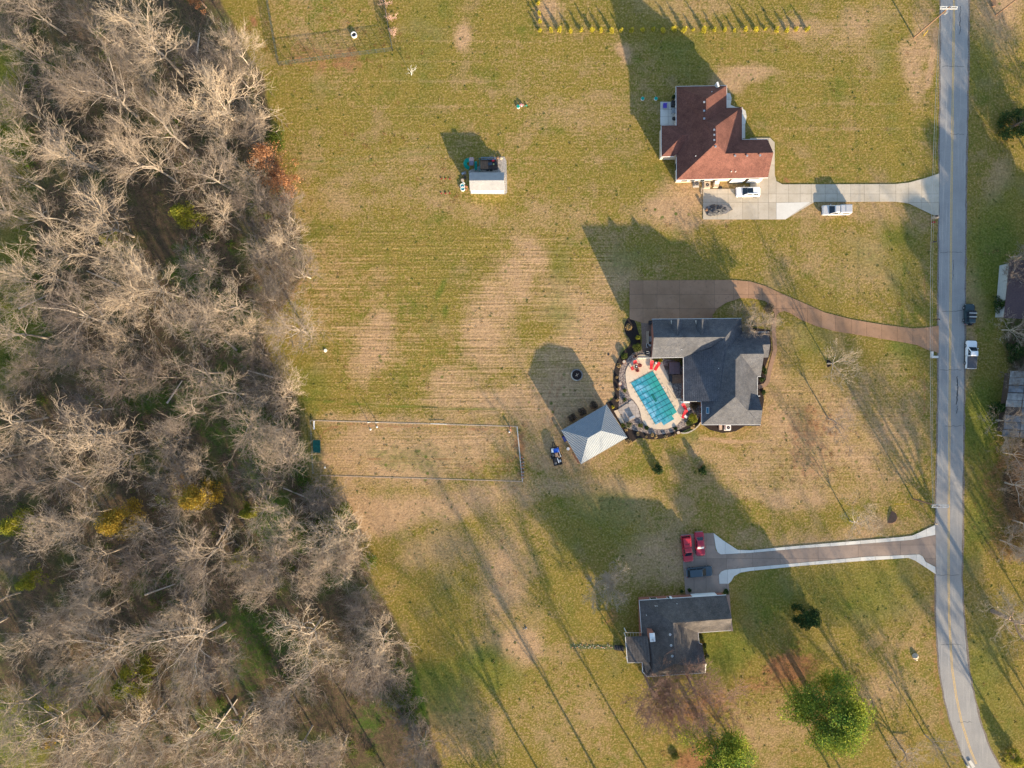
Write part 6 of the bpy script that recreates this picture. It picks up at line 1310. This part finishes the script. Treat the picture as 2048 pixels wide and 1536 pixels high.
for nm, lb, ct_, c_, sz, mt in junk:
    mb = MB().box(c_, sz, ra.uniform(-.25, .25), m=TR); mb.box((c_[0] + ra.uniform(-.05, .05), c_[1], c_[2] + sz[2] * .5 + .03), (sz[0] * .75, sz[1] * .7, .07), ra.uniform(-.3, .3), m=TR)
    tag(part(nm, mb, mt), lb, ct_, 'load on the utility trailer')

# ---------------------------------------------------------------- fences, paddock
def net_fence(name, label, pts, h, spacing, mat, wires, cell, tr_=.03, prad=.05):
    o_ = thing(name, label, 'fence', pts[0]); nets = []
    for a, b in zip(pts[:-1], pts[1:]):
        L_ = (b - a).length; n_ = max(1, round(L_ / spacing))
        for i in range(n_ + 1): p = a.lerp(b, i / n_); part('post', MB().cyl(p, p + Vector((0, 0, h + .05)), prad, prad, 6), mat, o_, world=True)
        part('top_rail', MB().tube([a + Vector((0, 0, h)), b + Vector((0, 0, h))], tr_, 5), mat, o_, world=True)
        for z in np.linspace(.05, h - .08, wires): nets.append((a + Vector((0, 0, z)), b + Vector((0, 0, z)), .009, .009))
        m_ = int(L_ / cell)
        for i in range(m_): p = a.lerp(b, (i + .5) / m_); nets.append((p, p + Vector((0, 0, h)), .009, .009))
    me = seg_mesh('netting', [(a - pts[0], b - pts[0], c_, d_) for a, b, c_, d_ in nets], mat); part('netting', me, None, o_, kind='stuff'); return o_
net_fence('garden_fence', 'dark netting fence on posts around the garden plot at the top', [P(525, -60), P(559, 131), P(786, 102), P(757, -60)], 1.55, 1.6, m_fence, 10, .16)
o = thing('stock_tank', 'round white rimmed tank with dark inside in the garden plot', 'tank', P(708.5, 71)); part('wall', MB().ring((0, 0), .42, .58, 0, .45, 24), m_white, o); part('liner', MB().cyl((0, 0, .05), (0, 0, .25), .42, .42, 20), m_black, o)
# paddock: timber kerb with each timber its own piece
pk = thing('paddock_border', 'pale timber border around the rectangular paddock', 'border', P(830, 900))
cs = [P(623, 841), P(1034, 853), P(1045, 963), P(640, 951)]
def timbers(a, b, mat, z=.05):
    L_ = (b - a).length; n_ = int(L_ / 2.4); u_ = (b - a) / n_
    for i in range(n_):
        p = a + u_ * (i + .5); part('timber', MB().box((p.x, p.y, z / 2), (u_.length - .03, .2, z), math.atan2(u_.y, u_.x) + ra.uniform(-.006, .006)), mat, pk, world=True)
timbers(cs[0], cs[1], M('bleached_timber', (.44, .34, .25), (.32, .25, .19), 4)); timbers(cs[3], cs[2], M('bleached_timber_low', (.40, .29, .20), (.28, .21, .15), 4)); timbers(cs[1], cs[2], m_concn)
mp = M('pale_fence_steel', (.36, .35, .33), (.28, .27, .25))
def rails(a, b, h, sp_, label, nm, ndiv=2, mat=mp):
    o_ = thing(nm, label, 'fence', a); L_ = (b - a).length; n_ = max(1, round(L_ / sp_))
    for i in range(n_ + 1): p = a.lerp(b, i / n_); part('post', MB().cyl(p, p + Vector((0, 0, h)), .045, .045, 6), mat, o_, world=True)
    for k in range(ndiv): z = h * (k + 1) / ndiv - .04; part('rail', MB().tube([a + Vector((0, 0, z)), b + Vector((0, 0, z))], .022, 5), mat, o_, world=True)
rails(cs[0], P(628, 945), 1.1, 2.4, 'thin pale wire fence at the left end of the paddock', 'wire_fence')
rails(P(1034, 853), P(1045, 963), 1.0, 2.2, 'pale rail fence at the right end of the paddock', 'wire_fence', 3)
gt = thing('metal_gate', 'white barred gate on the top side of the paddock', 'gate', P(878, 847.5), -.03)
part('frame', MB().box((0, 0, 1.0), (3.2, .05, .06)).box((0, 0, .25), (3.2, .05, .06)), m_white, gt)
for k in range(10): part('bar', MB().box((-1.58 + k * .351, 0, .62), (.04, .04, .76)), m_white, gt)
for i, (x, y) in enumerate(((738, 845), (754, 845))):
    o = thing('jump_stand', ('left', 'right') [i] + ' thin white jump stand on the top paddock timber', 'jump stand', P(x, y)); part('upright', MB().box((0, 0, .75), (.08, .08, 1.5)), m_white, o); part('foot', MB().box((0, 0, .05), (.6, .08, .08)), m_white, o)
for i, (x, y) in enumerate(((741, 859), (754, 854), (650, 935), (1019, 864))): tag(part('white_marker', MB().cyl(P(x, y), P(x, y, .25), .14, .04, 8).cyl(P(x, y), P(x, y, .04), .2, .2, 8), m_white), ('white marker cone lower of the pair by the top paddock rail', 'white marker cone nearest the top paddock rail', 'white marker cone in the bottom left of the paddock', 'white marker cone in the top right corner of the paddock')[i], 'cone')
rs2 = thing('run_in_shelter', 'small green ribbed metal shelter at the left end of the paddock', 'shelter', P(632, 891))
a_, b_ = P(625, 880, 1.7), P(641, 905, 1.9)
part('roof', MB().slab([P(625.5, 880, 1.7), P(640.5, 880, 1.9), P(641, 905.5, 1.9), P(626, 905.5, 1.7)], .05), m_green, rs2, world=True)
for k in range(11): y = 881 + k * 2.4; part('rib', MB().tube([P(625.5, y, 1.73), P(640.8, y, 1.93)], .03, 4), m_green, rs2, world=True)
for x, y in ((627, 882), (639, 882), (628, 904), (639, 904)): part('post', MB().box(P(x, y, 1.6) * 1 - Vector((0, 0, .8)), (.1, .1, 1.6)), m_wood, rs2, world=True)
part('side_panel', MB().box((P(627, 882, 1.6) + P(628, 904, 1.6)) / 2 - Vector((0, 0, .8)), (.05, 2.2, 1.5)), m_green, rs2, world=True)
tag(part('white_bench', MB().box(P(629, 850) + Vector((0, 0, .4)), (.3, 1.7, .06)).box(P(629, 843) + Vector((0, 0, .2)), (.25, .06, .4)).box(P(629, 857) + Vector((0, 0, .2)), (.25, .06, .4)), m_white), 'white bench in the top left corner of the paddock', 'bench')
for k in range(14):
    p = P(1043.5 + (k % 2) * 3.2, 914 + k * 3.3); tag(part('concrete_block', MB().box((p.x, p.y, .1 + .2 * (k % 3 == 0)), (.38, .2, .2 + .4 * (k % 3 == 0)), ra.uniform(-.3, .3)), m_dstone if k % 2 else m_brick), 'block in the loose row outside the right paddock fence', 'block', 'blocks stacked beside the paddock')
tag(part('saddle_rack', MB().box(P(1021, 856) + Vector((0, 0, .35)), (.15, .7, .7), .2).box(P(1021, 860) + Vector((0, 0, .72)), (.3, .5, .08), .2), m_orange), 'small orange brown rack in the top right paddock corner', 'rack')
tag(part('lawn_cover', MB().cyl(P(651, 701), P(651, 701, .12), .38, .3, 12), m_concn), 'round pale concrete cover on the left of the middle lawn', 'cover')
tag(part('drain_cover', MB().cyl(P(1217, 709), P(1217, 709, .05), .22, .22, 12), m_black), 'small black drain cover on the dry lawn left of the mulch', 'drain cover')
tag(part('tree_stump', MB().cyl(P(1830, 1312), P(1830, 1312, .3), .7, .5, 9).cyl(P(1833, 1319), P(1831, 1320, .2), .3, .2, 7), m_pale), 'pale tree stump on the lawn near the road bend', 'stump')
tag(part('stone_heap', MB().cyl(P(1052, 1256), P(1052, 1256, .2), .28, .12, 7).cyl(P(1048, 1258), P(1048, 1258, .12), .15, .1, 6), m_dstone), 'little dark stone heap in the middle of the lower lawn', 'stones')
for i, (x, y, lb) in enumerate(((1562, 362, 'red soil patch')[:3],)): pass

# ---------------------------------------------------------------- mailboxes, poles and wires
def mailbox(px_, py_, label, mat, big=False):
    o_ = thing('mailbox', label, 'mailbox', P(px_, py_)); s_ = 1.0
    part('post', MB().box((0, 0, .55), (.5 if big else .12, .5 if big else .12, 1.1)), m_brick if big else m_wood, o_)
    part('box', MB().box((.1, 0, 1.2), (.55, .25, .22)).cyl((-.175, 0, 1.3), (.375, 0, 1.3), .125, .125, 10), mat, o_); part('flag', MB().box((.1, .15, 1.35), (.15, .02, .1)), m_red, o_)
mailbox(1868, 640, 'black mailbox on the road shoulder above the long brown driveway', m_black)
mailbox(1861, 486, 'dark mailbox on the shoulder at the upper lot corner', m_black)
mailbox(1859, 447, 'small dark red mailbox below the concrete driveway mouth', m_dkred)
mailbox(1864, 1045, 'mailbox with pale post above the lower driveway mouth', m_pale)
o = thing('brick_mailbox', 'pale stone mailbox pillar at the lower corner of the concrete driveway', 'mailbox', P(1868, 436)); part('pillar', MB().box((0, 0, .5), (.9, .5, 1.0)), m_pale, o); part('box', MB().box((-.1, .15, 1.1), (.5, .3, .25)), m_black, o)
tag(part('culvert_headwall', MB().box(P(1868, 714) + Vector((0, 0, .2)), (1.3, .45, .4)).box(P(1863, 709) + Vector((0, 0, .15)), (.45, 1.2, .3)), m_concn), 'white concrete headwall at the mouth of the long brown driveway', 'headwall')
def upole(px_, py_, H_, label, arms=2, tf=True, armx=3.2, offs=0):
    o_ = thing('utility_pole', label, 'utility pole', P(px_, py_))
    part('pole', MB().cyl((0, 0, 0), (0, 0, H_), .17, .12, 10), m_pole, o_)
    for k in range(arms): part('crossarm', MB().box((offs, -.2 + .4 * k, H_ - .35), (armx, .12, .14)), m_arm, o_)
    for k, x in enumerate(np.linspace(-armx / 2 + .1, armx / 2 - .1, 4)): part('insulator', MB().cyl((x + offs, 0, H_ - .28), (x + offs, 0, H_ - .02), .06, .04, 8), m_white, o_)
    if tf: part('transformer', MB().cyl((.42, -.1, H_ - 2.3), (.42, -.1, H_ - 1.4), .24, .24, 12), m_steel, o_)
    return o_
upole(1828, 75, 11.6, 'wooden utility pole with double crossarm beside the road at the top')
upole(1826.5, 998, 8.6, 'utility pole with crossarms and transformer at the lower lot corner', arms=2, offs=.4)
upole(1992, 30, 10.5, 'slim pale pole leaning out of the top right corner', arms=1, tf=False)
tag(part('guy_guard', MB().cyl(P(1847, 72, .0), P(1856, 61, 1.2), .05, .05, 6), M('yellow_plastic', (.75, .5, .02))), 'yellow guy wire guard right of the upper utility pole', 'guy guard')
tag(part('guy_marker', MB().cyl(P(1788, 1008, .2), P(1818, 1008, 3.0), .045, .045, 6), M('yellow_guard', (.75, .45, .02))), 'yellow guy guard left of the lower utility pole', 'guy guard')
def wire(name, label, a, b, sag, r=.016):
    pts = []
    for i in range(25): t_ = i / 24; p = a.lerp(b, t_); p.z -= sag * 4 * t_ * (1 - t_); pts.append(p)
    tag(part(name, MB().tube(pts, r, 4), m_wire), label, 'cable')
b1, b2, b0 = P(1828, 75), P(1826.5, 998), P(1829, -620)
for k, (x1, x2, z1, z2, sg, lb) in enumerate(((-1.4, -.9, 11.5, 8.5, 1.6, 'leftmost'), (.4, .6, 11.5, 8.5, 1.5, 'middle'), (1.5, 1.9, 11.5, 8.5, 1.4, 'rightmost'))):
    wire('power_line', lb + ' of the thin power lines along the road between the two poles', b1 + Vector((x1, 0, z1)), b2 + Vector((x2, 0, z2)), sg)
    wire('power_line', lb + ' power line leaving the upper pole past the top edge', b0 + Vector((x1, 0, z1)), b1 + Vector((x1, 0, z1)), sg)
wire('service_cable', 'thick bundled cable hanging low along the road', b1 + Vector((0, 0, 8.6)), b2 + Vector((0, 0, 6.6)), 1.8, .03)
o = thing('wooden_bench', 'small brown frame at the top edge right of the road', 'bench', P(1985, 6)); [part('slat', MB().box((-.3 + k * .2, 0, .45), (.12, 1.6, .04)), m_wood, o) for k in range(4)]; [part('leg', MB().box((0, y, .22), (.7, .08, .44)), m_wood, o) for y in (-.7, .7)]
tag(part('curb_block', MB().box(P(1942, 1527) + Vector((0, 0, .12)), (1.6, .6, .24), -1.0).box(P(1934, 1531) + Vector((0, 0, .3)), (.5, .4, .5), -1.0), m_concn), 'white concrete block beside the road at the bottom', 'block')
print('objects', len(bpy.data.objects), 'tris', sum(len(m.polygons) for m in bpy.data.meshes) * 2)
